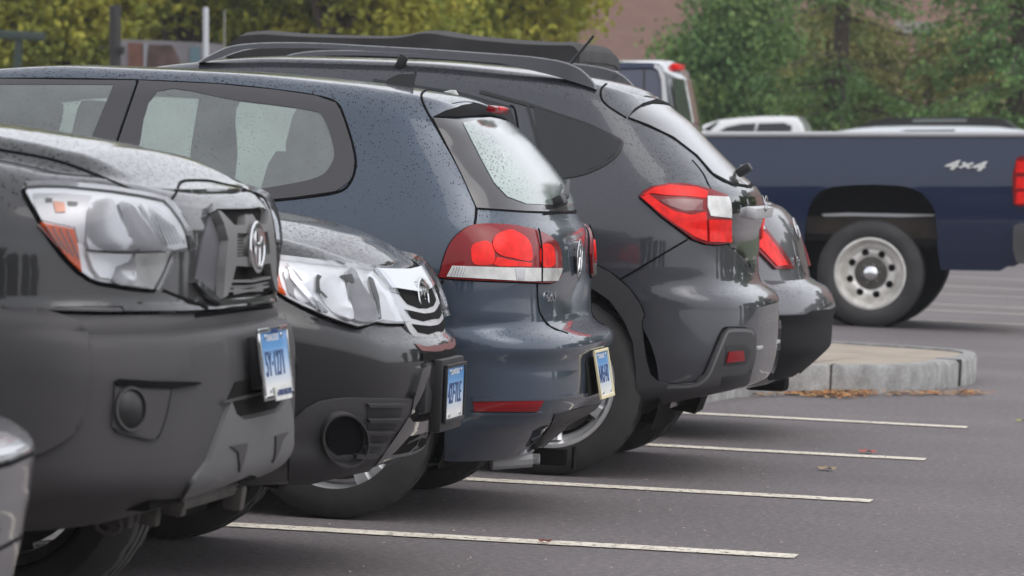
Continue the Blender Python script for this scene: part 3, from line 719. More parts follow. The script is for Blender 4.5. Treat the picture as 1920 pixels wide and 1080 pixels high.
    rec = MB().box((q.x-.02, Yc, q.z+.01), (.05, .42, .17), Matrix.Rotation(-.14, 3, 'Y'), .01).build('plate_recess', M['under'], c.root)
    # rear wiper
    wq, n, ok = c.hit(1060, 384)
    wp = MB().tube([(wq.x-.0, Yc-.05, wq.z+.02), (wq.x+.02, Yc+.0, wq.z+.03), (wq.x-.02, Yc+.32, wq.z+.08)], [.014, .012, .006]).box((wq.x+.012, Yc-.12, wq.z+.012), (.05, .10, .035), Matrix.Rotation(-.5, 3, 'Y'), .008)
    wp.build('rear_wiper', M['black'], c.root)
    f = MB(); a = atY(784, 124, Yc); b0 = atY(727, 149, Yc); b1 = atY(749, 139, Yc); e = atY(774, 163, Yc)
    prof = [b0+Vector((0, 0, -.02)), b0, b1, (b1+a)/2+Vector((.02, 0, -.012)), a+Vector((-.012, 0, 0)), a, e+Vector((0, 0, -.0)), e+Vector((0, 0, -.03))]
    V = []; k = len(prof); mz = min(p.z for p in prof); top = max(p.z for p in prof)
    for sg in (-1, 1): V += [Vector((p.x, Yc+sg*(.004+.022*(top-p.z)/(top-mz)), p.z)) for p in prof]
    f.add(V, [tuple(range(k))[::-1], tuple(range(k, 2*k))]+[(i, (i+1) % k, k+(i+1) % k, k+i) for i in range(k)]); f.build('roof_aerial', M['black'], c.root)
    # interior: floor, seats with head rests, far trim, luggage cover
    it = MB().box((-2.6, Yc, .70), (3.0, 1.45, .04)).build('cabin_floor', M['fabric'], c.root, smooth=False)
    for x, hh in ((-1.86, .0), (-2.78, 0)):
        for y in (-.40, .0, .40) if x > -2 else (-.38, .38):
            st = MB().box((x, Yc+y, .90), (.16, .46 if x < -2 else .40, .56), Matrix.Rotation(.25, 3, 'Y'), .06).build('seat', M['fabric'], c.root)
            MB().box((x+.08, Yc+y, 1.235), (.10, .25, .17), Matrix.Rotation(.2, 3, 'Y'), .04).build('head_rest', M['fabric'], st)
    MB().box((-1.52, Yc+.66, 1.14), (.26, .06, .5), Matrix.Rotation(-.3, 3, 'Y'), .02).build('pillar_trim', M['trim_light'], c.root)
    MB().box((-1.45, Yc, .98), (.50, 1.2, .03), None, .01).build('luggage_cover', M['fabric'], c.root)
    # wheels
    for x in (-1.56, -4.18):
        for sg in (-1, 1): wheel(c.root, x, Yc+sg*.765, .316, .316, .215, sg, rimR=.240)
    # tow bar and muffler below the bumper
    tb = MB(); q0 = atY(930, 862, Yc); q1 = atY(1000, 858, Yc); q2 = atY(1065, 858, Yc)
    tb.tube([(q0.x, Yc-.1, q0.z), (q1.x, Yc-.05, q1.z)], .03, 10); mf = tb.build('muffler', M['silver'], c.root)
    MB().box((q2.x-.06, Yc, q2.z), (.11, .05, .055), None, .006).box((q2.x+.02, Yc, q2.z), (.010, .05, .075), None, .003).box((q2.x-.2, Yc, q2.z+.03), (.10, .40, .035), None, .01).build('tow_hitch', M['under'], c.root)
    MB().tube([(q1.x, Yc-.06, q1.z), (q1.x+.03, Yc-.06, q1.z)], .018).build('hitch_pin', M['silver'], c.root)
    return c
golf()

# ================================================================== charcoal crossover wagon
P_XV = paint('dark_grey_paint', (.052, .055, .064), .4, .42, lo=.1, amount=1.3)
P_XV_TOP = P_XV
def crosstrek():
    Yc = 3.975
    c = Car(Yc, 'crossover_car', (-2.7, Yc, 0), 'charcoal crossover wagon with roof rails and angular red taillight, parked rear out', 'car', 'cars parked side by side in the row')
    sil = [(1245, 172), (1252, 177), (1254, 190), (1256, 198), (1296, 235), (1333, 274), (1370, 311), (1404, 344), (1421, 355), (1427, 366), (1432, 390), (1430, 412), (1424, 430), (1422, 500), (1426, 525), (1442, 541), (1454, 547), (1461, 558), (1461, 577), (1459, 640), (1450, 688), (1438, 708), (1396, 719), (1330, 733), (1280, 744)]
    ztop = [(-4.95, .62), (-4.9, .8), (-4.6, .93), (-4.0, 1.02), (-3.75, 1.08), (-3.2, 1.38), (-2.8, 1.48), (-2.4, 1.52), (-1.9, 1.525), (-1.4, 1.50), (-1.2, 1.475), (-.97, 1.43)]
    W = [(.2, .83), (.35, .86), (.5, .875), (.75, .885), (.9, .88), (1.0, .86), (1.1, .82), (1.25, .745), (1.4, .67), (1.5, .63)]
    A = [(.2, .42), (.45, .42), (.66, .48), (.78, .39), (.9, .38), (1.1, .42), (1.45, .34)]
    xf = [(.2, -4.9), (.7, -4.95), (.9, -4.75), (1.5, -4.6)]
    c.loft('body', P_XV, sil, .235, ztop, W, A, 3.2, xf, .9, 2.6, .08, nlev=70, nx=150, crown=.02, arches=((-1.255, .345, .405), (-3.87, .345, .405)), zend=1.425, K=30)
    # cladding round the wheel and under the bumper
    clad = [(1040, 470), (1080, 482), (1112, 495), (1142, 509), (1180, 541), (1200, 570), (1208, 590), (1203, 604), (1207, 640), (1212, 675), (1220, 702), (1232, 714), (1259, 720), (1303, 716), (1319, 700), (1336, 660), (1351, 625), (1363, 614), (1406, 616), (1413, 630), (1411, 672), (1400, 715), (1394, 720), (1319, 736), (1280, 744), (1251, 750), (1233, 756), (1199, 782), (1194, 730), (1193, 690), (1187, 640), (1171, 601), (1144, 563), (1111, 541), (1075, 527), (1040, 520)]
    cl = c.patch('cladding', clad, M['cladding'], .012, g=7, th=.02)
    c.line([(1040, 470), (1080, 482), (1112, 495), (1142, 509), (1180, 541), (1200, 570), (1208, 590), (1203, 604), (1207, 640), (1212, 675), (1220, 702), (1232, 714), (1259, 720), (1303, 716), (1319, 700), (1336, 660), (1351, 625), (1363, 614), (1400, 616)], .007, h=.003)
    c.line([(1250, 724), (1300, 720), (1324, 704), (1342, 664), (1356, 630), (1366, 620), (1402, 621), (1407, 632)], .012, M['plastic_light'], 'cladding_edge', h=.013, parent=cl)
    rec = c.patch('reflector_recess', [(1357, 648), (1394, 646), (1402, 660), (1392, 682), (1352, 684)], M['black'], .0135, g=6)
    c.patch('bumper_reflector', [(1360, 659), (1386, 657), (1389, 675), (1356, 679)], M['red'], .018, g=5)
    c.patch('lower_vent', [(1350, 705), (1395, 700), (1403, 690), (1395, 715), (1345, 722)], M['black'], .0135, g=6)
    # tail: lower door and rear glass
    tl = [(1199, 370), (1207, 360), (1222, 352), (1251, 347), (1280, 348), (1303, 351), (1330, 358), (1359, 368), (1365, 385), (1366, 402), (1365, 456), (1340, 459), (1319, 457), (1295, 448), (1270, 429), (1239, 406)]
    t = c.patch('taillight', tl, M['red'], .012, th=.02, g=6, bulge=lambda a, b: .006*(1-a*a)*(1-b*b))
    c.line(tl, .010, closed=True, h=.004, parent=t, name='lamp_seal', smooth=0)
    c.patch('reflector', [(1206, 369), (1225, 356), (1255, 351), (1300, 356), (1322, 363), (1318, 375), (1290, 372), (1250, 370), (1222, 366)], M['red_bright'], .0185, parent=t, g=6)
    c.patch('reflector', [(1203, 373), (1216, 367), (1240, 385), (1262, 398), (1290, 404), (1318, 398), (1319, 452), (1296, 444), (1270, 425), (1238, 402)], M['red_bright'], .0185, parent=t, g=6)
    c.patch('brake_lens', [(1322, 412), (1363, 412), (1363, 454), (1323, 453)], M['red_bright'], .0205, parent=t, g=6)
    c.patch('lens_shade', [(1262, 376), (1312, 378), (1312, 396), (1280, 397), (1250, 388), (1236, 378)], M['red_dark'], .0195, parent=t, g=6)
    c.patch('reversing_lens', [(1320, 371), (1358, 372), (1362, 386), (1363, 408), (1325, 405), (1320, 390)], M['lens_white'], .0215, parent=t, g=5)
    c.patch('rear_window', [(1178, 221), (1186, 212), (1200, 203), (1222, 197), (1256, 199), (1296, 236), (1333, 275), (1370, 312), (1402, 344), (1408, 350), (1370, 344), (1336, 326), (1306, 292), (1262, 258), (1215, 235)], M['wetglass_grey'], .006, clip=True, g=8)
    c.line([(1178, 221), (1215, 236), (1262, 259), (1306, 293), (1336, 327), (1370, 345), (1408, 351)], .010, h=.004)
    c.line([(1298, 300), (1318, 325), (1333, 354), (1350, 364)], .006)
    c.line([(1137, 157), (1127, 168), (1128, 185), (1141, 200), (1174, 221)], .008)
    c.patch('spoiler_recess', [(1178, 220), (1187, 207), (1203, 196), (1228, 188), (1250, 190), (1255, 197), (1222, 196), (1200, 203), (1186, 213)], M['seam_and_shade'], .008, clip=True, g=5)
    c.patch('brake_light', [(1228, 178), (1250, 178), (1252, 190), (1232, 189)], M['red_dark'], .006, clip=True, g=4)
    c.patch('tailgate_face', [(1364, 368), (1424, 370), (1430, 392), (1426, 430), (1421, 470), (1421, 512), (1400, 490), (1366, 462)], M['gloss_black'], .003, clip=True, g=7)  # dark surroundings mirrored in the tailgate, put into its colour
    q, n, ok = c.hit(1412, 398)
    MB().box((q.x+.012, Yc, q.z+.0), (.05, .62, .045), Matrix.Rotation(.1, 3, 'Y'), .012).build('tailgate_garnish', M['silver'], c.root)
    curves_tube([(ell(0, 0, .055, .028), True)], (q.x+.04, Yc, q.z+.035), .005).build('badge', M['chrome'], c.root)
    q, n, ok = c.hit(1412, 470)
    plate(c.root, (q.x-.008, Yc, q.z), '318·XKD', pitch=-.05)
    q, n, ok = c.hit(1450, 566)
    MB().box((q.x-.01, Yc, q.z-.165), (.02, .8, .014), None, .004).build('bumper_trim', M['silver'], c.root)
    c.line([(1289, 449), (1240, 478), (1180, 514), (1120, 548)], .007)
    # side windows
    qw = [(1000, 199), (1055, 219), (1100, 234), (1130, 248), (1158, 262), (1163, 270), (1155, 287), (1133, 306), (1093, 324), (1048, 333), (1020, 300), (1012, 288)]
    c.patch('side_window', qw, M['dark_glass'], .004, g=8)
    c.line([(989, 196), (1000, 199), (1055, 218), (1100, 233), (1130, 247), (1160, 262), (1166, 270), (1157, 289), (1134, 308), (1093, 326), (1044, 334)], .012, M['black'], 'window_seal', h=.004)
    c.line([(900, 172), (944, 184), (989, 196)], .014, M['black'], 'window_seal', h=.004)
    c.line([(989, 196), (1003, 246), (1013, 290), (1016, 340)], .012, M['black'], 'window_seal', h=.005)
    c.patch('side_window', [(700, 148), (860, 172), (956, 199), (971, 244), (985, 300), (985, 345), (700, 345)], M['dark_glass'], .003, g=10)
    c.line([(956, 198), (965, 205), (972, 244), (980, 300)], .008)
    q, n, ok = c.hit(1142, 246)
    # roof rails
    for sg in (-1, 1):
        y = Yc+sg*.60
        def P(u, v): p = atY(u, v, Yc-.60); return Vector((p.x, y, p.z))
        top = [P(*q) for q in crom([(372, 116), (400, 100), (430, 87), (470, 81), (525, 79), (600, 80), (692, 85), (800, 91), (900, 98), (980, 104), (1030, 110), (1062, 117), (1090, 130), (1112, 152), (1119, 166)], 4, False)]
        bot = [P(*q) for q in crom([(372, 119), (410, 110), (440, 99), (470, 92), (525, 90), (600, 91), (692, 95), (800, 102), (900, 111), (980, 128), (1030, 140), (1062, 149), (1090, 158), (1112, 165), (1119, 168)], 4, False)]
        V = []; Fs = []; n_ = len(top)
        for a, b in zip(top, bot):
            V += [a+Vector((0, -.018, -.006)), a+Vector((0, -.008, 0)), a+Vector((0, .010, 0)), a+Vector((0, .018, -.006)), b+Vector((0, .022, 0)), b+Vector((0, -.022, 0))]
        for i in range(n_-1):
            for k in range(6): Fs.append((6*i+k, 6*i+(k+1) % 6, 6*i+6+(k+1) % 6, 6*i+6+k))
        r = mesh('roof_rail', V, Fs, P_XV, c.root, recalc=True)
        for (a, b, m) in (((742, 98), (764, 124), M['black']),):
            pa, pb = P(*a), P(*b); MB().box((pa+pb)/2+Vector((0, 0, -.012)), (.035, .03, .055), Matrix.Rotation(.4, 3, 'Y'), .006).build('rail_foot', m, r)
    for x0 in (748, 1000):
        p = atY(x0, 106, Yc-.55)
    # aerial
    a, b = atY(1071, 118, Yc), atY(1113, 67, Yc)
    MB().tube([a-Vector((.02, 0, .05)), a, b], [.012, .006, .005]).build('roof_aerial', M['black'], c.root)
    q, n, ok = c.hit(1385, 335)
    MB().box((q.x+.03, Yc-.02, q.z+.035), (.06, .08, .035), Matrix.Rotation(-.6, 3, 'Y'), .01).tube([(q.x+.02, Yc-.0, q.z+.03), (q.x-.02, Yc+.34, q.z+.05)], [.012, .006]).build('rear_wiper', M['black'], c.root)
    for x in (-1.255, -3.87):
        for sg in (-1, 1): wheel(c.root, x, Yc+sg*.765, .345, .345, .225, sg, rimR=.234, spokes=5, rot=.9)
    return c
crosstrek()

# ================================================================== dark sedan
P_SED = paint('dark_silver_paint', (.12, .12, .13), .5, .4, lo=.3, size=.4)
def sedan():
    Yc = 6.65
    c = Car(Yc, 'sedan_car', (-2.6, Yc, 0), 'dark grey sedan almost hidden behind the charcoal crossover, sloping red taillight showing', 'car', 'cars parked side by side in the row')
    sil = [(1466, 379), (1474, 386), (1486, 406), (1502, 437), (1514, 489), (1520, 521), (1526, 528), (1538, 530), (1550, 537), (1564, 561), (1566, 577), (1559, 595), (1556, 644), (1540, 662), (1518, 682), (1486, 706), (1440, 716)]
    ztop = [(-5, .6), (-4.9, .75), (-4.6, .88), (-3.8, .98), (-3.3, 1.3), (-2.9, 1.41), (-2.4, 1.43), (-1.9, 1.38), (-1.5, 1.22), (-1.2, 1.08), (-.98, 1.02), (-.8, 1.01), (-.75, 1.0)]
    W = [(.2, .80), (.4, .86), (.65, .885), (.85, .86), (1.0, .80), (1.2, .70), (1.4, .6)]
    A = [(.2, .4), (.55, .36), (.66, .5), (.8, .5), (1.0, .45)]
    c.loft('body', P_SED, sil, .22, ztop, W, A, 2.8, [(.2, -4.95), (.7, -5), (1.4, -4.7)], .9, 2.6, .08, crown=.02, arches=((-1.55, .325, .37), (-4.1, .325, .37)), zend=1.0)
    t = c.patch('taillight', [(1412, 395), (1424, 419), (1438, 436), (1462, 466), (1485, 504), (1451, 505), (1425, 478), (1405, 460)], M['red'], .012, g=6)
    c.patch('reflector', [(1412, 425), (1432, 440), (1452, 466), (1472, 498), (1452, 500), (1425, 470), (1410, 455)], M['red_bright'], .016, parent=t, g=6)
    c.patch('lens_tip', [(1416, 415), (1424, 421), (1430, 432), (1418, 432)], M['lens_white'], .017, parent=t, g=4)
    c.patch('tailgate_panel', [(1490, 408), (1503, 438), (1516, 490), (1521, 522), (1505, 508), (1497, 480), (1490, 440)], M['rust'], .003, clip=True, g=6)
    c.patch('lower_bumper', [(1440, 594), (1460, 592), (1509, 590), (1520, 583), (1566, 579), (1559, 595), (1556, 644), (1540, 662), (1518, 682), (1486, 704), (1440, 712)], plain('sedan_lower_black', (.014, .014, .016), .6, spec=.12), .006, clip=True, g=8)
    q, n, ok = c.hit(1494, 428)
    curves_tube([(ell(0, 0, .06, .045), True), (ell(0, .012, .03, .02), True)], (q.x+.012, Yc, q.z), .008, pitch=-.35).build('badge', M['chrome'], c.root)
    q, n, ok = c.hit(1492, 491)
    text('model_letters', 'Prius', .06, q+n*.006, M['chrome'], c.root, yaw=math.atan2(n.y, n.x), extr=.004)
    q, n, ok = c.hit(1516, 630)
    MB().box((q.x-.2, Yc-.2, .235), (.18, .16, .07), None, .02).build('muffler', M['under'], c.root)
    for x in (-1.55, -4.1):
        for sg in (-1, 1): wheel(c.root, x, Yc+sg*.75, .325, .325, .2, sg)
sedan()

# ================================================================== soft-top off-roader
def jeep():
    Yc = 9.3; Y0 = Yc-.72
    r = empty('soft_top_offroader', (-3.2, Yc, 0), 'black soft-top off-roader behind the charcoal crossover, only its sagging fabric roof showing', 'off-roader', 'cars parked side by side in the row')
    def slab(pts, y0, y1, mat, name, sag=0, par=None, inset=.0):
        V = []; n = len(pts)
        ys = [y0+(y1-y0)*k/8 for k in range(9)]
        for k, y in enumerate(ys):
            e = 1-abs(2*k/8-1)
            for (x, z) in pts: V.append(Vector((x, y, z+(sag*math.sin(x*5+k)*.4 if z > 1.6 else 0)*(e > .1)-((1-min(1, e*6))*.02 if z > 1.6 else 0))))
        F_ = []
        for k in range(8):
            for i in range(n): j = (i+1) % n; F_.append((k*n+i, k*n+j, (k+1)*n+j, (k+1)*n+i))
        F_ += [tuple(range(n))[::-1], tuple(8*n+i for i in range(n))]
        return mesh(name, V, F_, mat, par or r, recalc=True, sharp=50)
    P = lambda u, v: (lambda p: (p.x, p.z))(atY(u, v, Y0))
    topl = [P(*q) for q in crom([(418, 92), (428, 80), (440, 66), (452, 60), (480, 57), (504, 57), (560, 61), (640, 63), (692, 64), (730, 64), (760, 61), (785, 56), (800, 55), (820, 56), (840, 60), (900, 68), (983, 75), (1040, 77), (1068, 77), (1078, 81), (1087, 92)], 3, False)]
    low = [P(*q) for q in ((1088, 113), (1040, 106), (900, 97), (600, 96), (420, 100))]
    slab(topl+low, Yc-.72, Yc+.72, M['softtop'], 'soft_top', .008)
    side = [P(*q) for q in ((425, 98), (600, 94), (900, 95), (1075, 108), (1086, 113), (1093, 165), (1095, 215), (430, 215))]
    slab(side, Yc-.70, Yc+.70, M['softtop'], 'fabric_side')
    e0, e1 = atY(1088, 116, Y0), atY(1095, 205, Y0)
    MB().prism([(e0.x+.006, Yc+.05, e0.z-.02), (e0.x+.006, Yc+.52, e0.z-.02), (e1.x+.008, Yc+.58, e1.z), (e1.x+.008, Yc-.0, e1.z)], (.012, 0, 0)).build('rear_window', M['trim_light'], r)
    body = [(-2.05, .55), (-2.05, 1.15), (-4.2, 1.15), (-5.3, 1.10), (-5.35, .6), (-5.2, .5)]
    slab(body, Yc-.76, Yc+.76, plain('black_paint', (.01, .01, .012), .1, coat=1), 'body')
    slab([(-1.92, .45), (-1.92, .62), (-2.05, .62), (-2.05, .45)], Yc-.7, Yc+.7, M['black'], 'rear_bumper')
    for x in (-2.45, -4.85):
        for sg in (-1, 1): wheel(r, x, Yc+sg*.78, .37, .37, .235, sg)
    wheel(r, -1.90, Yc, .92, .34, .22, 1, name='spare_wheel', steer=-PI/2)
jeep()

# ================================================================== black SUV, nose to the aisle
P_FOR = paint('black_grey_paint', (.011, .011, .013), .15, .35, lo=.05, size=.4, amount=1.6)
def forester():
    Yc = -1.325
    c = Car(Yc, 'suv_car', (-3.1, Yc, 0), 'black SUV parked nose out, chrome-topped grille and wide clear headlight, beside the grey pickup', 'car', 'cars parked side by side in the row')
    sil = [(787, 499), (793, 514), (806, 537), (813, 558), (823, 588), (837, 622), (851, 636), (854, 664), (851, 700), (838, 750), (815, 790), (796, 815), (790, 832), (770, 848), (735, 862), (693, 876), (640, 888), (590, 900)]
    ztop = [(-5.4, .9), (-5.35, 1.1), (-5.2, 1.45), (-4.8, 1.62), (-3.6, 1.66), (-3.0, 1.62), (-2.8, 1.45), (-2.45, 1.2), (-2.25, 1.08), (-1.95, 1.05), (-1.7, 1.02), (-1.451, .978), (-1.325, .962), (-1.2, .938), (-1.1, .912), (-1.04, .885), (-1.0, .86), (-.99, .85)]
    W = [(.25, .80), (.35, .86), (.5, .885), (.7, .885), (.82, .87), (.95, .82), (1.1, .80), (1.4, .7), (1.6, .6)]
    A = [(.25, .62), (.5, .62), (.7, .60), (.85, .55)]
    c.loft('body', P_FOR, sil, .27, ztop, W, A, 2.35, [(.25, -5.4), (1.0, -5.45), (1.6, -5.3)], .8, 3, .11, nlev=60, nx=120, crown=.035, arches=((-1.86, .34, .40), (-4.47, .34, .40)), zend=.85, K=34, rings=[.985, .96, .92, .86, .78, .68, .56, .42, .28, .14, 0])
    # hood shut line, headlight
    c.line([(480, 482), (511, 488), (560, 494), (640, 502), (698, 508), (740, 509), (787, 509)], .012)
    hl = [(486, 482), (511, 490), (580, 499), (640, 505), (695, 511), (712, 527), (726, 547), (742, 580), (754, 608), (725, 608), (701, 605), (686, 611), (668, 614), (648, 608), (606, 593), (565, 575), (538, 561), (505, 540), (480, 515)]
    c.surf = c.fit(hl, 3)
    h = c.patch('headlight', hl, M['bowl'], .008, th=.03, g=7)
    c.line(hl, .010, closed=True, h=.005, parent=h, name='lamp_seal', smooth=0)
    c.patch('turn_lens', [(488, 485), (515, 492), (519, 513), (524, 535), (533, 556), (515, 548), (490, 520)], M['amber'], .011, parent=h, g=5)
    c.patch('reflector', crom([(528, 512), (545, 508), (575, 540), (600, 575), (608, 590), (570, 572), (540, 556), (532, 530)], 3), M['bowl_dull'], .014, parent=h, g=6, bulge=lambda a, b: -.008*(1-min(1, a*a+b*b)))
    c.patch('reflector', crom([(590, 530), (612, 514), (632, 520), (645, 560), (652, 604), (625, 594), (600, 565)], 3), M['bowl'], .022, parent=h, g=6, bulge=lambda a, b: -.014*(1-min(1, a*a+b*b)))
    c.patch('reflector', crom([(640, 520), (655, 514), (690, 560), (700, 600), (670, 608), (652, 600), (644, 560)], 3), M['bowl_dull'], .022, parent=h, g=6, bulge=lambda a, b: -.014*(1-min(1, a*a+b*b)))
    c.patch('bezel_fin', [(682, 526), (688, 530), (698, 560), (703, 602), (697, 602), (694, 570)], M['black'], .022, parent=h, g=4)
    c.patch('bezel_fin', [(588, 520), (596, 524), (592, 545), (606, 560), (588, 548)], M['black'], .020, parent=h, g=4)
    c.patch('bulb_shield', [(628, 524), (648, 522), (652, 536), (640, 534)], M['black'], .025, parent=h, g=3)
    c.patch('bezel_fin', [(533, 500), (548, 520), (575, 552), (600, 588), (594, 588), (566, 556), (540, 525)], M['chrome'], .018, parent=h, g=4)
    c.patch('lens', hl, M['lens_clear'], .030, parent=h, g=9, th=.028)
    c.surf = None
    c.surf = c.fit([(700, 512), (786, 511), (800, 545), (820, 590), (838, 625), (800, 645), (764, 625), (730, 560)], 2)
    # grille
    gr = [(722, 545), (800, 552), (822, 588), (840, 624), (825, 640), (800, 645), (778, 638), (764, 622), (745, 584)]
    g0 = c.patch('grille', gr, M['silver'], .006, clip=True, g=6, th=.02)
    for a in ([(739, 548), (793, 554), (806, 562), (803, 580), (782, 580), (760, 572)], [(754, 582), (790, 590), (812, 588), (808, 600), (790, 604), (768, 598)], [(768, 609), (800, 613), (826, 610), (824, 620), (800, 628), (780, 624)]):
        c.patch('grille_slot', a, M['under'], .009, parent=g0, clip=True, g=4)
    for k, (x0, y0, x1, y1) in enumerate(((748, 566, 800, 586), (762, 594, 812, 608), (776, 620, 828, 630))):
        pass
        for q in range(0):
            u = x0+8+(x1-x0-20)*q/5; v = y0+(y1-y0)*q/5
            c.patch('grille_tooth', [(u-4, v+1), (u+1, v-3), (u+7, v+5), (u-1, v+7)], M['silver'], .011, parent=g0, g=3, th=.004, clip=True)
    c.patch('grille_bar', [(697, 511), (735, 512), (786, 511), (797, 520), (806, 540), (812, 556), (800, 556), (760, 551), (722, 545), (709, 527)], M['chrome'], .022, parent=g0, clip=True, g=6, th=.02)
    c.surf = None
    q, n, ok = c.hit(801, 545)
    e = c.bvh.ray_cast(Vector((9, Yc, q.z)), Vector((-1, 0, 0)))[0]
    bd = curves_tube([(ell(0, 0, .075, .045), True)], (e.x+.022, Yc, q.z-.01), .008, pitch=-.2).build('badge', M['chrome'], g0)
    b2 = MB(); b2.lathe([(0, .008), (.036, .004), (.038, -.012)], 30, Matrix.Translation((e.x+.010, Yc, q.z-.01)) @ Matrix.Rotation(PI/2, 4, 'Y') @ Matrix.Diagonal((1, 1.75, 1, 1))); b2.build('badge_disc', M['gloss_black'], bd)
    for (a, b, rr) in ((-.035, .012, .009), (-.005, .016, .006), (.015, .005, .006), (.035, .014, .006), (.03, -.014, .006), (.0, -.016, .006)):
        curves_tube([(ell(a, b, rr, rr*.8, 8), True)], (e.x+.022, Yc, q.z-.01), .003).build('badge_star', M['chrome'], bd)
    c.patch('bumper_top', [(776, 645), (800, 650), (828, 646), (846, 636), (853, 640), (852, 650), (820, 660), (790, 658)], plain('dusty_red_trim', (.17, .065, .065), .6), .003, clip=True, g=5)
    c.patch('upper_intake', [(790, 662), (846, 656), (850, 667), (820, 674), (790, 677)], M['under'], .006, clip=True, g=5)
    # lower cladding, fog lamp housing, slats
    cl = [(540, 795), (553, 783), (573, 765), (598, 752), (625, 747), (651, 745), (700, 746), (770, 747), (764, 770), (745, 800), (722, 835), (700, 866), (690, 878), (640, 888), (590, 900), (540, 912)]
    cb = c.patch('lower_cladding', cl, M['cladding'], .010, g=8, th=.02)
    fg = [(639+42*math.cos(t)+10*math.sin(t), 818+50*math.sin(t)-8*math.cos(t)) for t in [2*PI*k/28 for k in range(28)]]
    f2 = [(639+(x-639)*.93, 818+(y-818)*.93) for x, y in fg]
    f3 = [(643+(x-639)*.80, 816+(y-818)*.84) for x, y in fg]
    c.surf = c.fit([(570, 765), (680, 755), (720, 830), (660, 878), (580, 880)], 2)
    c.patch('fog_lamp_ring', fg, M['plastic'], .026, holes=[f2], parent=cb, g=4, th=.02)
    c.patch('fog_lamp_recess', f2, M['plastic'], .012, parent=cb, g=4, bulge=lambda a, b: -.045*(1-min(1, (a*a+b*b))**1.0)*.2)
    c.patch('fog_lamp_recess', [(x-2, y-4) for x, y in f3], M['seam_and_shade'], .0135, parent=cb, g=4)  # near-black core: shade deep in the recess, painted in
    c.surf = None
    for (xa, xb, y) in ((682, 752, 757), (683, 746, 783), (680, 730, 806), (672, 715, 829), (658, 698, 851)):
        c.patch('slat', [(xa, y-3), (xb, y-3), (xb-2, y+2), (xa, y+2)], M['cladding'], .022, parent=cb, g=5, th=.014)
    c.patch('slat_recess', [(682, 760), (750, 760), (738, 795), (716, 828), (697, 850), (662, 850), (676, 825), (684, 800)], M['black'], .0115, parent=cb, g=6)
    c.patch('lower_intake', [(757, 812), (775, 808), (792, 818), (790, 832), (770, 842), (735, 852), (720, 852), (738, 836)], M['under'], .012, clip=True, g=5)
    c.line([(792, 806), (795, 825), (785, 838), (755, 847), (718, 853)], .010, M['plastic_light'], 'intake_edge', h=.014)
    c.patch('bumper_front', [(768, 747), (785, 690), (800, 684), (815, 690), (832, 740), (826, 775), (796, 805), (760, 812), (735, 842), (715, 856), (700, 866), (745, 800), (764, 770)], M['gloss_black'], .014, clip=True, g=7, th=.02)
    # plate with its holder
    z = atY(850, 735, Yc); p0 = c.bvh.ray_cast(Vector((9, Yc, z.z)), Vector((-1, 0, 0)))[0]
    hx = max(atY(851, 735, Yc).x, p0.x+.01)
    hd = MB().box((hx-.022, Yc, z.z-.005), (.035, .36, .205), None, .006).box((hx-.08, Yc, z.z+.02), (.1, .55, .15), None, .02).build('plate_holder', M['black'], c.root)
    plate(c.root, (hx+.0, Yc, z.z-.0), '427·TLE', frame=M['black'])
    for x, st in ((-1.86, .25), (-4.47, 0)):
        for sg in (-1, 1): wheel(c.root, x, Yc+sg*.765, .343, .343, .225, sg, steer=0)
forester()

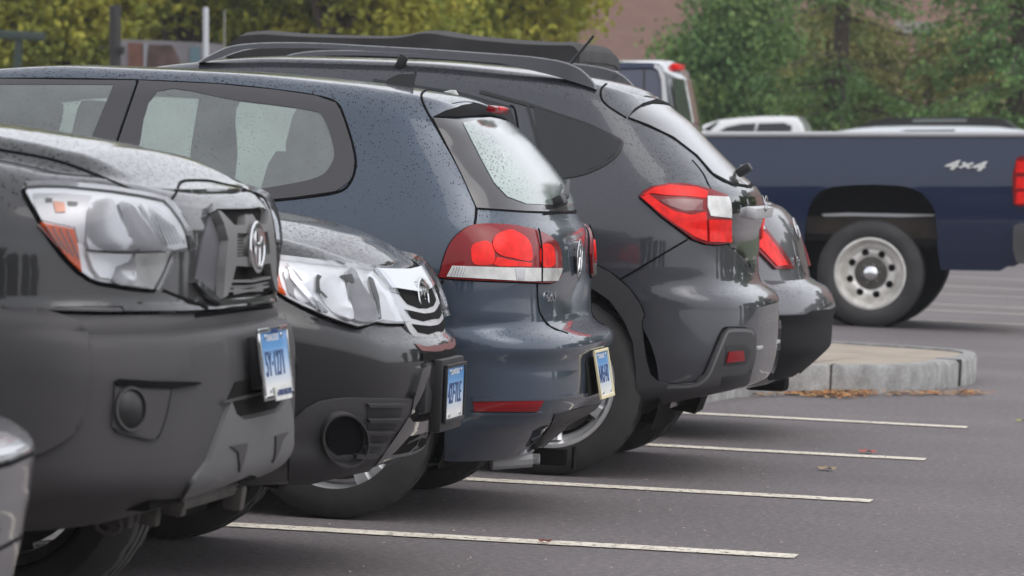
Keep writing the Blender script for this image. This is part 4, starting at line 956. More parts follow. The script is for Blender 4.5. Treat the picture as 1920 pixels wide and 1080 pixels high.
# ================================================================== grey mid-size pickup, nose to the aisle
P_TAC = paint('graphite_paint', (.034, .034, .036), .4, .36, lo=.10, size=.38, amount=1.4, dropscale=120)
def tacoma():
    Yc = -3.975
    c = Car(Yc, 'compact_pickup', (-3.2, Yc, 0), 'graphite pickup parked nose out in front, textured grey bumper, large clear headlight with amber corner', 'pickup truck', 'cars parked side by side in the row')
    sil = [(488, 374), (492, 380), (495, 404), (504, 422), (511, 444), (512, 500), (512, 548), (520, 556), (522, 566), (521, 572), (520, 580)]
    def up(p, sgn, sl):
        if sl < .82: return p
        x = p.x; yy = abs(p.y-Yc); k = min(1, (sl-.82)/.18)
        f = max(0, min(1, (-1.005-x)/.05+.35)) if x > -1.06 else 1
        q_ = max(0, min(1, (x+1.24)/.2)); q_ = q_*q_*(3-2*q_); t = max(0, min(1, (.60-yy)/.10)); t = t*t*(3-2*t)
        p.z += .050*(t*k*k*(1-q_))+(.012*max(0, 1-(yy/.5)**2) if sl > 1 else 0)
        return p
    ztop = [(-6.1, 1.0), (-4.2, 1.08), (-4.1, 1.7), (-3.8, 1.78), (-3.0, 1.76), (-2.5, 1.45), (-2.2, 1.20), (-1.9, 1.185), (-1.7, 1.178), (-1.54, 1.168), (-1.4, 1.152), (-1.3, 1.138), (-1.24, 1.127), (-1.19, 1.124), (-1.14, 1.122), (-1.09, 1.118), (-1.04, 1.108), (-.98, 1.092), (-.94, 1.078), (-.906, 1.060)]
    W = [(.8, .90), (.95, .895), (1.03, .88), (1.1, .85), (1.2, .82), (1.5, .74), (1.8, .6)]
    A = [(.8, .52), (.95, .52), (1.05, .45)]
    rings = [1-.02*i for i in range(1, 50)]+[0]
    c.loft('body', P_TAC, sil, .835, ztop, W, A, 2.9, [(.8, -6.2), (1.2, -6.2), (1.8, -4.2)], .6, 4, lambda x: .13-.07*max(0, min(1, (x+1.2)/.2)), nlev=54, nx=130, crown=.0, arches=(), zend=1.058, K=34, bump=up, rings=rings)
    # lower body side behind the front wheels
    sil2 = [(522, 573), (531, 575), (543, 587), (550, 611), (554, 650), (554, 690), (552, 772), (548, 815), (543, 836), (525, 859), (481, 878), (414, 907), (356, 926), (300, 934), (240, 938)]
    W2 = [(.3, .86), (.4, .90), (.5, .935), (.7, .945), (.8, .935), (.86, .915)]
    A2 = [(.3, .44), (.45, .45), (.7, .45), (.86, .45)]
    bz = [(-6, .86), (-1.55, .862), (-1.3, .850), (-1.1, .838), (-.98, .842), (-.9, .855), (-.8, .86)]
    o, _ = c.loft('bumper', M['plastic'], sil2, .345, [(-2, .84), (-1.5, .838), (-1.1, .826), (-1.0, .828), (-.92, .842), (-.86, .856), (-.8, .86)], W2, A2, 3.3, [(.3, -1.62), (.9, -1.62)], .02, 4, .035, nlev=50, nx=30, crown=.0, zend=.86, K=50)
    MB().box((-3.9, Yc, .62), (4.5, 1.76, .44), None, .05).build('lower_body', P_TAC, c.root)
    for x in (-1.68, -4.95):
        for sg in (-1, 1): wheel(c.root, x, Yc+sg*.77, .375, .375, .245, sg, rimmat=M['rust'])
    # hood shut lines and nose panel
    c.line([(-40, 268), (0, 281), (60, 291), (122, 306), (204, 337), (260, 362), (300, 373), (318, 376), (330, 362), (340, 341), (370, 338)], .006)
    hl = [(43, 361), (50, 355), (80, 353), (122, 354), (204, 362), (260, 370), (301, 378), (315, 390), (327, 406), (338, 422), (345, 438), (349, 455), (350, 467), (330, 471), (318, 474), (303, 510), (285, 547), (240, 542), (183, 532), (165, 525), (147, 512), (120, 485), (98, 455), (70, 410)]
    c.surf = c.fit(hl, 3)
    h = c.patch('headlight', hl, M['bowl'], .004, th=.02, g=8)
    c.line(hl, .008, closed=True, h=.006, parent=h, name='lamp_seal', smooth=0)
    c.patch('turn_lens', [(74, 419), (136, 431), (143, 462), (150, 512), (130, 492), (105, 462)], M['amber'], .009, parent=h, g=6)
    c.patch('inner_panel', [(62, 368), (120, 368), (170, 372), (160, 392), (156, 455), (144, 455), (138, 428), (76, 415), (64, 390)], M['silver'], .009, parent=h, g=7)
    c.patch('turn_bulb', [(98, 384), (118, 386), (120, 402), (102, 402)], plain('bulb_socket', (.5, .2, .12), .3, .5), .013, parent=h, g=4)
    c.patch('bezel_fin', [(84, 378), (96, 379), (96, 384), (84, 384)], M['black'], .013, parent=h, g=4)
    c.patch('bezel_fin', [(124, 384), (142, 385), (142, 390), (126, 390)], M['black'], .013, parent=h, g=4)
    c.patch('reflector', crom([(166, 388), (200, 380), (216, 400), (232, 440), (247, 466), (200, 468), (160, 466), (158, 420)], 3), M['bowl_dull'], .016, parent=h, g=6, bulge=lambda a, b: -.010*(1-min(1, a*a+b*b)))
    c.patch('reflector', crom([(214, 388), (240, 390), (262, 410), (285, 440), (300, 467), (250, 468), (236, 430)], 3), M['bowl_dull'], .016, parent=h, g=6, bulge=lambda a, b: -.010*(1-min(1, a*a+b*b)))
    c.patch('reflector', crom([(256, 388), (290, 396), (318, 420), (338, 460), (305, 466), (285, 430)], 3), M['bowl'], .016, parent=h, g=6, bulge=lambda a, b: -.009*(1-min(1, a*a+b*b)))
    for k in range(7): c.line([(268+k*7, 392+k*5), (296+k*6, 462-k*1)], .0035, M['chrome'], 'lamp_flute', h=.017, parent=h, smooth=0)
    for k in range(5): c.line([(70+k*13, 424+k*2), (104+k*10, 462+k*6)], .003, M['red_dark'], 'lamp_flute', h=.0125, parent=h, smooth=0)
    c.patch('bezel_fin', [(158, 467), (220, 471), (300, 470), (300, 473), (220, 475), (158, 471)], M['black'], .016, parent=h, g=5)
    c.patch('reflector', [(158, 474), (238, 476), (232, 490), (208, 500), (200, 525), (180, 522), (168, 505)], M['bowl'], .016, parent=h, g=6)
    c.patch('reflector', crom([(238, 480), (246, 500), (242, 536), (210, 534), (198, 510), (214, 490)], 3), M['bowl_dull'], .015, parent=h, g=5, bulge=lambda a, b: -.009*(1-min(1, a*a+b*b)))
    c.patch('reflector', [(247, 470), (310, 472), (298, 505), (280, 540), (240, 538), (243, 500)], M['lens_white'], .013, parent=h, g=6)
    c.patch('lens', hl, M['lens_clear'], .022, parent=h, g=10, th=.020)
    c.surf = None
    # grille shell
    c.surf = c.fit([(362, 523), (376, 455), (391, 400), (482, 398), (505, 440), (508, 480), (508, 550), (400, 560)], 3)
    side = [(391, 402), (400, 425), (411, 452), (408, 500), (398, 555), (362, 523), (376, 455)]
    op = [(391, 396), (482, 395), (496, 410), (510, 445), (512, 480), (512, 548), (400, 562), (398, 545), (408, 500), (411, 452), (400, 425)]
    c.patch('grille_cheek', side, plain('cheek_grey', (.10, .10, .112), .5, .2), .004, g=6)
    g0 = c.patch('grille', op, M['under'], .004, clip=True, g=6)
    PG = plain('grille_grey', (.17, .168, .168), .5, .2)
    c.patch('grille_brow', [(390, 386), (440, 384), (492, 385), (494, 392), (480, 395), (396, 397), (388, 402)], P_TAC, .016, clip=True, g=5, th=.02)
    c.patch('grille_bar', [(391, 402), (398, 404), (421, 426), (441, 426), (442, 410), (455, 407), (470, 414), (478, 426), (484, 436), (460, 440), (426, 440), (425, 481), (464, 481), (482, 484), (484, 496), (468, 500), (424, 498), (416, 530), (408, 556), (400, 562), (404, 500), (409, 452), (402, 424)], PG, .024, parent=g0, clip=True, g=5, th=.024)
    c.patch('grille_bar', [(462, 500), (484, 498), (490, 520), (486, 528), (468, 529), (416, 530), (417, 525), (462, 524)], PG, .020, parent=g0, clip=True, g=5, th=.02)
    for k in range(9):
        u = 428+k*4.2
        c.line([(u, 440), (u-1, 480)], .0032, PG, 'grille_mesh', h=.014, parent=g0, smooth=0)
    for k in range(7):
        v = 443+k*5.8
        c.line([(427, v), (465, v)], .0028, PG, 'grille_mesh', h=.014, parent=g0, smooth=0)
    for v in (538, 546): c.line([(412, v), (484, v-2)], .006, PG, 'grille_mesh', h=.012, parent=g0, smooth=0)
    c.patch('grille_lip', [(362, 524), (398, 556), (407, 563), (460, 561), (519, 557), (522, 562), (405, 572), (380, 556), (356, 530)], P_TAC, .014, clip=True, g=5, th=.014)
    c.surf = None
    e = c.bvh.ray_cast(Vector((9, Yc, atY(481, 463, Yc).z)), Vector((-1, 0, 0)))[0]
    cz = e.z
    bd = curves_tube([(ell(0, 0, .076, .052), True), (ell(0, .0, .024, .048), True), (ell(0, .024, .048, .022), True)], (e.x+.032, Yc, cz), .0085, pitch=-.08).build('badge', M['chrome'], g0)
    b2 = MB(); b2.lathe([(0, .0), (.045, .0), (.05, -.02)], 30, Matrix.Translation((e.x+.025, Yc, cz)) @ Matrix.Rotation(PI/2, 4, 'Y') @ Matrix.Diagonal((1, 1.5, 1, 1))); b2.build('badge_disc', PG, bd)
    # black band under the headlight
    c.patch('fender_band', [(-40, 500), (60, 500), (130, 508), (180, 536), (240, 548), (285, 552), (306, 549), (344, 565), (327, 590), (150, 584), (-40, 574)], P_TAC, .003, g=9)
    c.line([(306, 546), (330, 556), (370, 570), (408, 583), (460, 580), (521, 573)], .010)
    # bumper details
    fl = [(-40, 578), (0, 578), (60, 585), (110, 596), (145, 608), (160, 624), (165, 660), (164, 710), (158, 760), (144, 800), (120, 825), (80, 848), (20, 862)]
    c.patch('flare_panel', crom(fl[:-1], 3, False)+[(20, 862), (-40, 868)], M['plastic'], .012, g=9, th=.012, sharp=80)
    fr = c.patch('fog_lamp_recess', [(213, 722), (216, 715), (268, 718), (320, 722), (316, 745), (306, 785), (296, 812), (286, 822), (262, 819), (222, 808), (208, 800)], M['plastic'], .006, g=6)
    c.patch('recess_shadow', [(212, 716), (222, 710), (280, 714), (366, 716), (372, 720), (330, 727), (312, 729), (260, 727), (216, 724)], M['seam_and_shade'], .010, parent=fr, g=5)
    fe = [(239+29*math.cos(t), 766+42*math.sin(t)) for t in [2*PI*k/26 for k in range(26)]]
    f2 = [(239+25*math.cos(t), 766+37*math.sin(t)) for t in [2*PI*k/26 for k in range(26)]]
    c.patch('fog_lamp_ring', fe, M['plastic'], .016, holes=[f2], parent=fr, g=4)
    c.patch('fog_lamp', f2, M['black'], .009, parent=fr, g=4, bulge=lambda a, b: .012*(1-min(1, a*a+b*b)))
    c.line([(318, 728), (308, 778), (296, 814), (286, 823), (262, 820), (215, 807)], .005, M['black'], 'recess_edge', h=.008)
    c.patch('skid_panel', [(427, 752), (436, 776), (450, 787), (500, 776), (549, 763), (547, 815), (540, 836), (525, 858), (481, 877), (414, 906), (340, 929), (356, 900), (385, 862), (408, 800)], M['plastic_light'], .010, clip=True, g=8, th=.012, sharp=70)
    it = c.patch('lower_intake', [(440, 716), (500, 704), (553, 698), (553, 760), (500, 770), (450, 780), (430, 765), (424, 752)], M['under'], .004, clip=True, g=7)
    c.line([(436, 748), (470, 740), (540, 727)], .006, M['plastic'], 'grille_bar', h=.010, parent=it, smooth=0)
    c.patch('valance_pocket', [(422, 836), (454, 830), (448, 858), (440, 880), (436, 846)], M['plastic'], .0145, g=5)
    c.patch('scratch', [(34, 720), (60, 706), (94, 691), (92, 695), (62, 711), (36, 723)], M['silver'], .0006, g=4, th=.0, mirror=False)
    z = atY(514, 680, Yc); p0 = c.bvh.ray_cast(Vector((9, Yc, z.z+.05)), Vector((-1, 0, 0)))[0]
    plate(c.root, (p0.x+.045, Yc, z.z), '5Y·1271', pitch=-.15, frame=M['chrome'], top='TOYOTA', bot='of WALLINGFORD')
    MB().box((p0.x+.01, Yc, z.z), (.04, .2, .12), Matrix.Rotation(-.15, 3, 'Y'), .01).build('plate_holder', M['black'], c.root)
    # frame ends and tow hook below the bumper
    for (u, v, w_, h_, y) in ((256, 950, .03, .07, -.1), (283, 955, .045, .075, -.08), (318, 944, .075, .05, -.05), (345, 935, .05, .03, 0), (205, 962, .11, .055, -.15), (440, 932, .045, .06, .3), (130, 965, .09, .04, -.2)):
        p = atY(u, v, Yc+y); MB().box(p, (w_, .05, h_), Matrix.Rotation(.12, 3, 'Y'), .008).build('frame_bracket', M['rust'], c.root)
    p = atY(203, 985, Yc-.2); MB().tube([p+Vector((.03*math.cos(t), 0, .02*math.sin(t))) for t in [2*PI*k/10 for k in range(10)]], .006, 6, True).build('tow_hook', M['rust'], c.root)
    p = atY(385, 930, Yc); MB().tube([p-Vector((0, .3, 0)), p+Vector((0, .3, 0))], .018).build('cross_bar', M['rust'], c.root)
    p = atY(-20, 960, Yc); MB().box((-1.25, Yc, .50), (.5, 1.2, .22), None, .02).build('skid_plate', M['under'], c.root)
tacoma()

# ================================================================== silver car corner, nearest the camera
P_SIL = paint('silver_paint', (.19, .19, .20), .6, .3, lo=.2, size=.4, amount=1.4)
def silver():
    Yc = -6.62
    c = Car(Yc, 'silver_car', (-3, Yc, 0), 'silver car at the lower left edge, only its wet rounded bumper corner in view', 'car', 'cars parked side by side in the row')
    sil = [(52, 826), (62, 832), (66, 845), (65, 858), (60, 900), (57, 930), (47, 985), (44, 1003), (38, 1030), (30, 1058), (24, 1080), (10, 1130), (-10, 1180)]
    ztop = [(-5.2, .7), (-4.8, .9), (-4.2, 1.0), (-3.8, 1.3), (-3.2, 1.42), (-2.6, 1.40), (-2.1, 1.0), (-1.9, .92), (-1.2, .69), (-1.0, .675), (-.85, .655), (-.76, .640)]
    W = [(.2, .82), (.5, .88), (.8, .86), (1.4, .6)]
    c.loft('body', P_SIL, sil, .22, ztop, W, [(.2, .55), (.9, .55)], 2.3, [(.2, -5.1), (.8, -5.2), (1.4, -4.6)], .8, 3, .03, crown=.008, zend=.640, arches=((-1.7, .32, .37),))
    c.line([(-10, 873), (10, 872), (35, 862), (62, 850)], .008)
    c.line([(-10, 1033), (20, 1018), (44, 1003)], .006, h=.003)
    c.patch('headlight', [(-20, 812), (10, 815), (35, 829), (48, 840), (10, 855), (-20, 860)], M['bowl_dull'], .005, g=5)
    for x in (-1.7, -4.3):
        for sg in (-1, 1): wheel(c.root, x, Yc+sg*.75, .32, .32, .2, sg)
silver()

# ================================================================== full-size pickup beyond the aisle
def panel(name, poly, Yfn, mat, parent, holes=(), g=10, th=.03, mirY=None, smooth=True):
    P = dens(poly, g); HS = [dens(q, g*.6) for q in holes]; pts = list(P); edges = [(i, (i+1) % len(P)) for i in range(len(P))]
    for q in HS: b = len(pts); pts += q; edges += [(b+i, b+(i+1) % len(q)) for i in range(len(q))]
    x0, x1 = min(p[0] for p in P), max(p[0] for p in P); y0, y1 = min(p[1] for p in P), max(p[1] for p in P); allb = list(pts)
    y = y0+g*.5
    while y < y1:
        x = x0+g*.4
        while x < x1:
            if inpoly(x, y, P) and not any(inpoly(x, y, q) for q in HS) and min((x-a)**2+(y-b)**2 for a, b in allb) > (g*.45)**2: pts.append((x, y))
            x += g
        y += g
    vs, es, fs = delaunay_2d_cdt([Vector(p) for p in pts], edges, [], 0, 1e-4)[:3]
    fs = [f for f in fs if (lambda c: inpoly(c[0], c[1], P) and not any(inpoly(c[0], c[1], q) for q in HS))((sum(vs[i][0] for i in f)/3, sum(vs[i][1] for i in f)/3))]
    V = [atY(v[0], v[1], Yfn(v[0], v[1]) if callable(Yfn) else Yfn) for v in vs]; n = len(V)
    V += [v+Vector((0, th, 0)) for v in V]; cnt = {}
    for f in fs:
        for i in range(3): k = (f[i], f[(i+1) % 3]); cnt.setdefault(tuple(sorted(k)), []).append(k)
    F2 = [tuple(f) for f in fs]+[tuple(i+n for i in f)[::-1] for f in fs]
    for k, e in cnt.items():
        if len(e) == 1: a, b = e[0]; F2.append((b, a, a+n, b+n))
    o = mesh(name, V, F2, mat, parent, smooth=smooth, recalc=True, sharp=35)
    if mirY is not None: mesh(name, [Vector((v.x, mirY-v.y, v.z)) for v in V], F2, mat, parent, smooth=smooth, recalc=True, sharp=35)
    return o
P_NAVY = paint('navy_paint', (.008, .018, .052), .2, .35, drops=False)
def big_pickup():
    Y0 = 21.0; Wd = 1.95; YM = 2*Y0+Wd
    base = atY(1630, 612, Y0)
    r = empty('fullsize_pickup', (base.x-1.5, Y0+Wd/2, 0), 'navy full-size pickup crossing behind, steel wheel with round holes and 4x4 lettering', 'pickup truck')
    def yf(u, v):
        if v < 370: return Y0+((370-v)/120)**2*.085
        if v > 400: return Y0+((v-400)/110)**2*.05
        return Y0
    arch = [(1509, 436), (1512, 410), (1517, 390), (1526, 370), (1540, 357), (1564, 350), (1600, 347), (1640, 346), (1683, 348), (1706, 352), (1728, 362), (1742, 376), (1752, 394), (1757, 430), (1758, 470), (1764, 506)]
    outer = [(1275, 252), (1920, 252), (1935, 254), (1936, 420), (1925, 470), (1905, 491), (1875, 508), (1800, 507), (1764, 506)]+arch[::-1][1:]+[(1504, 500), (1275, 505)]
    panel('bed_side', outer, yf, P_NAVY, r, g=11, th=.05, mirY=YM)
    mb = MB().box((0, 0, 0), (0, 0, 0)); mb = MB()
    pts = [atY(1275, 252, Y0), atY(1925, 252, Y0)]
    mb.tube([pts[0]+Vector((0, .075, .0)), pts[1]+Vector((0, .075, .0))], .022, 8).tube([pts[0]+Vector((0, Wd-.075, .0)), pts[1]+Vector((0, Wd-.075, .0))], .022, 8)
    mb.build('bed_rail', plain('bed_rail_cap', (.45, .45, .46), .35, .2), r)
    a, b = atY(1306, 430, Y0), atY(1922, 400, Y0)
    MB().box(((a.x+b.x)/2, Y0+Wd/2, a.z-.02), (b.x-a.x, Wd-.22, .05)).build('bed_floor', M['under'], r, smooth=False)
    tg = atY(1926, 360, Y0); MB().box((tg.x-.03, Y0+Wd/2, tg.z), (.06, Wd-.2, .55), None, .02).build('tailgate', P_NAVY, r)
    # wheel arch: dark liner and frame
    MB().lathe([(.57, 0), (.57, .35), (.1, .36)], 40, Matrix.Translation(atY(1634, 470, Y0+.05)) @ Matrix.Rotation(-PI/2, 4, 'X')).build('wheel_well', M['under'], r)
    panel('frame_rail', [(1512, 405), (1756, 405), (1756, 450), (1512, 452)], Y0+.25, plain('frame_brown', (.055, .042, .032), .8, var=(9, .3)), r, g=20)
    panel('wheel_well_edge', [(1540, 401), (1590, 399), (1640, 400), (1700, 401), (1752, 402), (1752, 405), (1690, 407), (1600, 405), (1545, 406)], Y0+.22, M['silver'], r, g=20, th=.01)
    c = atY(1631, 515, Y0+.02)
    wheel(r, c.x, Y0+.145, .392, .392, .26, -1, style='steel', rimR=.255, rimmat=M['steel'])
    wheel(r, c.x, Y0+Wd-.145, .392, .392, .26, 1, style='steel', rimR=.255, rimmat=M['steel'])
    wheel(r, c.x-3.65, Y0+.145, .392, .392, .26, -1, style='steel', rimR=.255, rimmat=M['steel'])
    wheel(r, c.x-3.65, Y0+Wd-.145, .392, .392, .26, 1, style='steel', rimR=.255, rimmat=M['steel'])
    ax = MB().tube([(c.x, Y0+.2, .392), (c.x, Y0+Wd-.2, .392)], .05).build('axle', M['under'], r)
    tl = panel('taillight', [(1906, 297), (1912, 293), (1938, 293), (1938, 386), (1912, 387), (1900, 383), (1898, 330)], Y0-.02, M['red'], r, g=8, th=.06)
    for v in (302, 332, 360): panel('lamp_lens', [(1906, v), (1936, v-2), (1936, v+22), (1904, v+22)], Y0-.025, M['red_bright'], tl, g=9, th=.02)
    panel('rear_bumper', [(1900, 424), (1912, 418), (1945, 418), (1945, 500), (1906, 492), (1899, 470)], Y0-.03, M['chrome'], r, g=9, th=1.95)
    q = atY(1806, 311, Y0-.0)
    text('badge_letters', '4×4', .095, (q.x, Y0+.002, q.z), M['plate_white'], r, facing='-Y', sx=1.9, shear=.35, extr=.008, bold=.003)
    # cab
    cab = [(980, 120), (1040, 117), (1172, 117), (1222, 118), (1234, 120), (1242, 126), (1248, 145), (1255, 190), (1262, 252), (1262, 505), (980, 505)]
    yc = lambda u, v: Y0+(0 if v > 250 else .03+((250-v)/130)**1.5*.17)
    wn = [(1000, 132), (1170, 128), (1205, 127), (1222, 127), (1232, 132), (1238, 150), (1243, 245), (1000, 245)]
    cb = panel('cab', cab, yc, P_NAVY, r, holes=[wn], g=10, th=.04, mirY=YM)
    panel('side_window', wn, lambda u, v: yc(u, v)+.015, plain('blue_grey_glass', (.03, .035, .07), .05, coat=1), cb, g=12, th=.006)
    panel('window_divider', [(1206, 127), (1209, 127), (1209, 246), (1206, 246)], lambda u, v: yc(u, v)+.005, M['black'], cb, g=20, th=.01)
    panel('door_pillar', [(1228, 120), (1240, 125), (1247, 145), (1258, 245), (1245, 245), (1240, 150), (1234, 132), (1226, 126)], lambda u, v: yc(u, v)-.008, plain('silver_pillar', (.5, .5, .5), .3, .3), cb, g=8, th=.02)
    # roof skin and back wall of the cab
    V = []; F_ = []
    prof = [(980, 120), (1040, 117), (1172, 117), (1222, 118), (1234, 120), (1242, 126), (1248, 145), (1255, 190), (1260, 228), (1262, 252)]
    for (u, v) in prof:
        p0 = atY(u, v, yc(u, v)); yy = yc(u, v)-Y0
        for k in range(9): t = k/8; V.append(Vector((p0.x+(.06*math.sin(PI*t) if v > 130 else 0), Y0+yy+(Wd-2*yy)*t, p0.z+(.04*math.sin(PI*t) if v < 125 else 0))))
    for i in range(len(prof)-1):
        for k in range(8): F_.append((9*i+k, 9*i+k+1, 9*i+10+k, 9*i+9+k))
    mesh('cab_roof', V, F_, plain('roof_sky_reflection', (.30, .31, .34), .25, .4, coat=1), r, recalc=True)  # navy roof, the pale sky reflection put into its base colour
    V2 = []; 
    for (u, v) in [(1248, 145), (1255, 190), (1260, 228)]:
        p0 = atY(u, v, yc(u, v)); yy = yc(u, v)-Y0
        for k in range(9): t = .08+.84*k/8; V2.append(Vector((p0.x+.012+.06*math.sin(PI*t), Y0+yy+(Wd-2*yy)*t, p0.z)))
    mesh('rear_window', V2, [(9*i+k, 9*i+k+1, 9*i+10+k, 9*i+9+k) for i in range(2) for k in range(8)], plain('green_glass', (.10, .13, .10), .08, coat=1), r, recalc=True)
    q = atY(1238, 124, Y0+.17); MB().box((q.x+.03, Y0+Wd*.5, q.z+.01), (.06, .42, .05), None, .012).build('brake_light', M['red_bright'], r)
big_pickup()

# ================================================================== far parked cars
WHITE = plain('white_paint', (.72, .73, .74), .25, coat=1)
def far_car(nm, Y, label, roof, wins, mat, extra=None, Wd=1.8):
    u0 = sum(p[0] for p in roof)/len(roof); b = atY(u0, 240, Y)
    r = empty(nm, (b.x, Y+Wd/2, 0), label, 'car', 'cars parked in the far rows')
    zb = .35
    xs = [atY(u, v, Y) for u, v in roof]
    x0, x1 = min(p.x for p in xs), max(p.x for p in xs)
    sec = [(0, 0), (.04, .35), (.09, .62), (.2, .9), (.45, 1.0)]
    V = []; rows = []
    P = [(p.x, p.z) for p in xs]
    zbelt = min(p[1] for p in P)
    for (x, z) in P:
        row = []
        for t in [0, .05, .12, .25, .4, .6, .75, .88, .95, 1]:
            e = min(t, 1-t); k = min(1, (e/.12))**.5
            row.append(Vector((x, Y+.18*min(1, max(0, (z-zbelt)/.3))+(Wd-.36*min(1, max(0, (z-zbelt)/.3)))*t, z-(1-k)*.06)))
        V += row
    n = 10; F_ = [(n*i+k, n*i+k+1, n*i+n+k+1, n*i+n+k) for i in range(len(P)-1) for k in range(n-1)]
    for side in (0, 9):
        c = len(V); V.append(Vector(((x0+x1)/2, Y+(.02 if side == 0 else Wd-.02), zbelt-.05))); 
        for i in range(len(P)-1): F_.append((n*i+side, n*i+n+side, c))
    mesh('roof', V, F_, mat, r, recalc=True)
    MB().box(((x0+x1)/2, Y+Wd/2, (zbelt+.02+zb)/2), (x1-x0+.9, Wd, zbelt+.02-zb), None, .12).build('body', mat, r)
    for q in wins:
        w_ = panel('window', q, lambda u, v: Y+.07+.06*max(0, (245-v)/30), M['dark_glass'], r, g=12, th=.01)
    for x in (x0+.3, x1-.3):
        for sg in (-1, 1):
            Mx = Matrix.Translation((x, Y+Wd/2+sg*(Wd/2-.12), .33)) @ Matrix.Rotation(PI/2, 4, 'X')
            t = MB(); t.lathe([(.0, -.1), (.28, -.11), (.33, -.08), (.33, .08), (.28, .11), (0, .1)], 28, Mx); t.build('wheel', M['rubber'], r)
    if extra: extra(r, Y, Wd)
    return r
def ex1(r, Y, Wd):
    panel('windscreen', [(1318, 243), (1340, 230), (1350, 228), (1330, 246)], Y+.03, M['dark_glass'], r, g=8, th=.01)
far_car('white_wagon', 52.0, 'white far-row car with curved roof, left one above the navy pickup bed', [(1290, 262), (1303, 241), (1318, 232), (1345, 224), (1380, 220), (1424, 217), (1460, 217), (1489, 218), (1500, 232), (1510, 262)], [[(1342, 250), (1362, 238), (1390, 232), (1418, 231), (1412, 252)], [(1422, 231), (1470, 230), (1485, 236), (1482, 252), (1417, 252)]], WHITE, ex1)
def ex2(r, Y, Wd):
    pts = [(1607, 238), (1636, 226), (1660, 221), (1709, 218), (1790, 217), (1860, 219), (1880, 222), (1904, 239)]
    panel('black_roof', [(1607, 240), (1636, 226), (1660, 222), (1709, 220), (1790, 219), (1860, 220), (1880, 223), (1904, 240), (1760, 238)], Y+.30, M['black'], r, g=12, th=1.1)
    panel('sunroof', [(1712, 224), (1812, 223), (1814, 228), (1710, 229)], Y+.27, plain('sky_glass', (.25, .27, .27), .1, coat=1), r, g=14, th=.02)
far_car('pale_hatchback', 50.0, 'pale silver far-row car with black roof panel, right one above the pickup bed', [(1540, 258), (1558, 247), (1600, 240), (1640, 236), (1709, 234), (1800, 234), (1870, 236), (1920, 243), (1950, 256)], [[(1660, 252), (1700, 244), (1790, 243), (1790, 256)]], plain('pale_blue_paint', (.62, .66, .70), .25, coat=1), ex2)

# ================================================================== island, leaves, litter
def granite():
    m, t, b = nmat('granite_kerb'); n = noise(t, 9, 6); n2 = noise(t, 120, 2)
    r = ramp(t, n.outputs[0], [(.3, (.20, .195, .19)), (.5, (.28, .28, .275)), (.7, (.38, .38, .37))])
    mx = t.nodes.new('ShaderNodeMix'); mx.data_type = 'RGBA'; mx.blend_type = 'MULTIPLY'; mx.inputs[0].default_value = .5
    r2 = ramp(t, n2.outputs[0], [(.35, (.5,)*3), (.65, (1.3,)*3)]); t.links.new(r.outputs[0], mx.inputs[6]); t.links.new(r2.outputs[0], mx.inputs[7]); t.links.new(mx.outputs[2], b.inputs['Base Color']); b.inputs['Roughness'].default_value = .85
    bp = t.nodes.new('ShaderNodeBump'); bp.inputs['Strength'].default_value = .5; bp.inputs['Distance'].default_value = .01; t.links.new(n.outputs[0], bp.inputs['Height']); t.links.new(bp.outputs[0], b.inputs['Normal']); return m
H = .15
rim = [gnd(*q, H) for q in [(1300, 694), (1380, 690), (1440, 687), (1500, 685), (1560, 684), (1620, 684), (1680, 684), (1730, 682), (1775, 678), (1808, 673), (1826, 669), (1832, 665), (1829, 660), (1812, 656), (1780, 653), (1740, 650), (1680, 646), (1600, 641), (1520, 636), (1400, 628), (1300, 622)]]
rim = [Vector(p) for p in crom([tuple(p) for p in rim], 3)]
n = len(rim); cen = sum(rim, Vector())/n
V = [Vector((p.x, p.y, 0)) for p in rim]+[Vector((p.x, p.y, H-.02)) for p in rim]+[p+(cen-p).normalized()*.02 for p in rim]+[p+(cen-p).normalized()*.14 for p in rim]+[Vector((p.x, p.y, H-.05))+(cen-p).normalized()*.145 for p in rim]
isl = mesh('traffic_island', V, [(k*n+i, k*n+(i+1) % n, (k+1)*n+(i+1) % n, (k+1)*n+i) for k in range(4) for i in range(n)], granite(), recalc=True, sharp=50)
tag(isl, 'low kerbed island with grey granite edging and dusty beige top', 'traffic island')
top = [p+(cen-p).normalized()*.14 for p in rim]; off = Vector((cen.x, cen.y, H-.012))
o = mesh('island_paving', [Vector((p.x, p.y, H-.012)) for p in top]+[off], [(i, (i+1) % n, n) for i in range(n)], plain('beige_concrete', (.33, .28, .225), .9, bump=(30, .4), var=(3.5, .16)), isl)
jm = MB()
for i in (12, 26):
    p = rim[i % n]; d = (cen-p).normalized(); jm.box(p+d*.06+Vector((0, 0, -.07)), (.006, .15, .146), Matrix.Rotation(math.atan2(d.y, d.x)-PI/2, 3, 'Z'))
jm.build('kerb_joint', M['rust'], isl, smooth=False)
def litter(name, area, num, cols, size, label):
    rr = random.Random(3); V = []; F_ = []; mi = []
    for k in range(num):
        u, v = area(rr); p = gnd(u, v, 0.006); a = rr.uniform(0, PI); s = size*rr.uniform(.5, 1.4); b = len(V); z = rr.uniform(0, .012)
        dx, dy = math.cos(a)*s, math.sin(a)*s; ex, ey = -math.sin(a)*s*.18, math.cos(a)*s*.18
        V += [p+Vector((-dx-ex, -dy-ey, z)), p+Vector((dx-ex, dy-ey, z+rr.uniform(0, .01))), p+Vector((dx+ex, dy+ey, z+.004)), p+Vector((-dx+ex, -dy+ey, z))]; F_.append((b, b+1, b+2, b+3)); mi.append(rr.randrange(len(cols)))
    o = mesh(name, V, F_, cols, smooth=False, mi=mi); tag(o, label, 'litter', kind='stuff'); return o
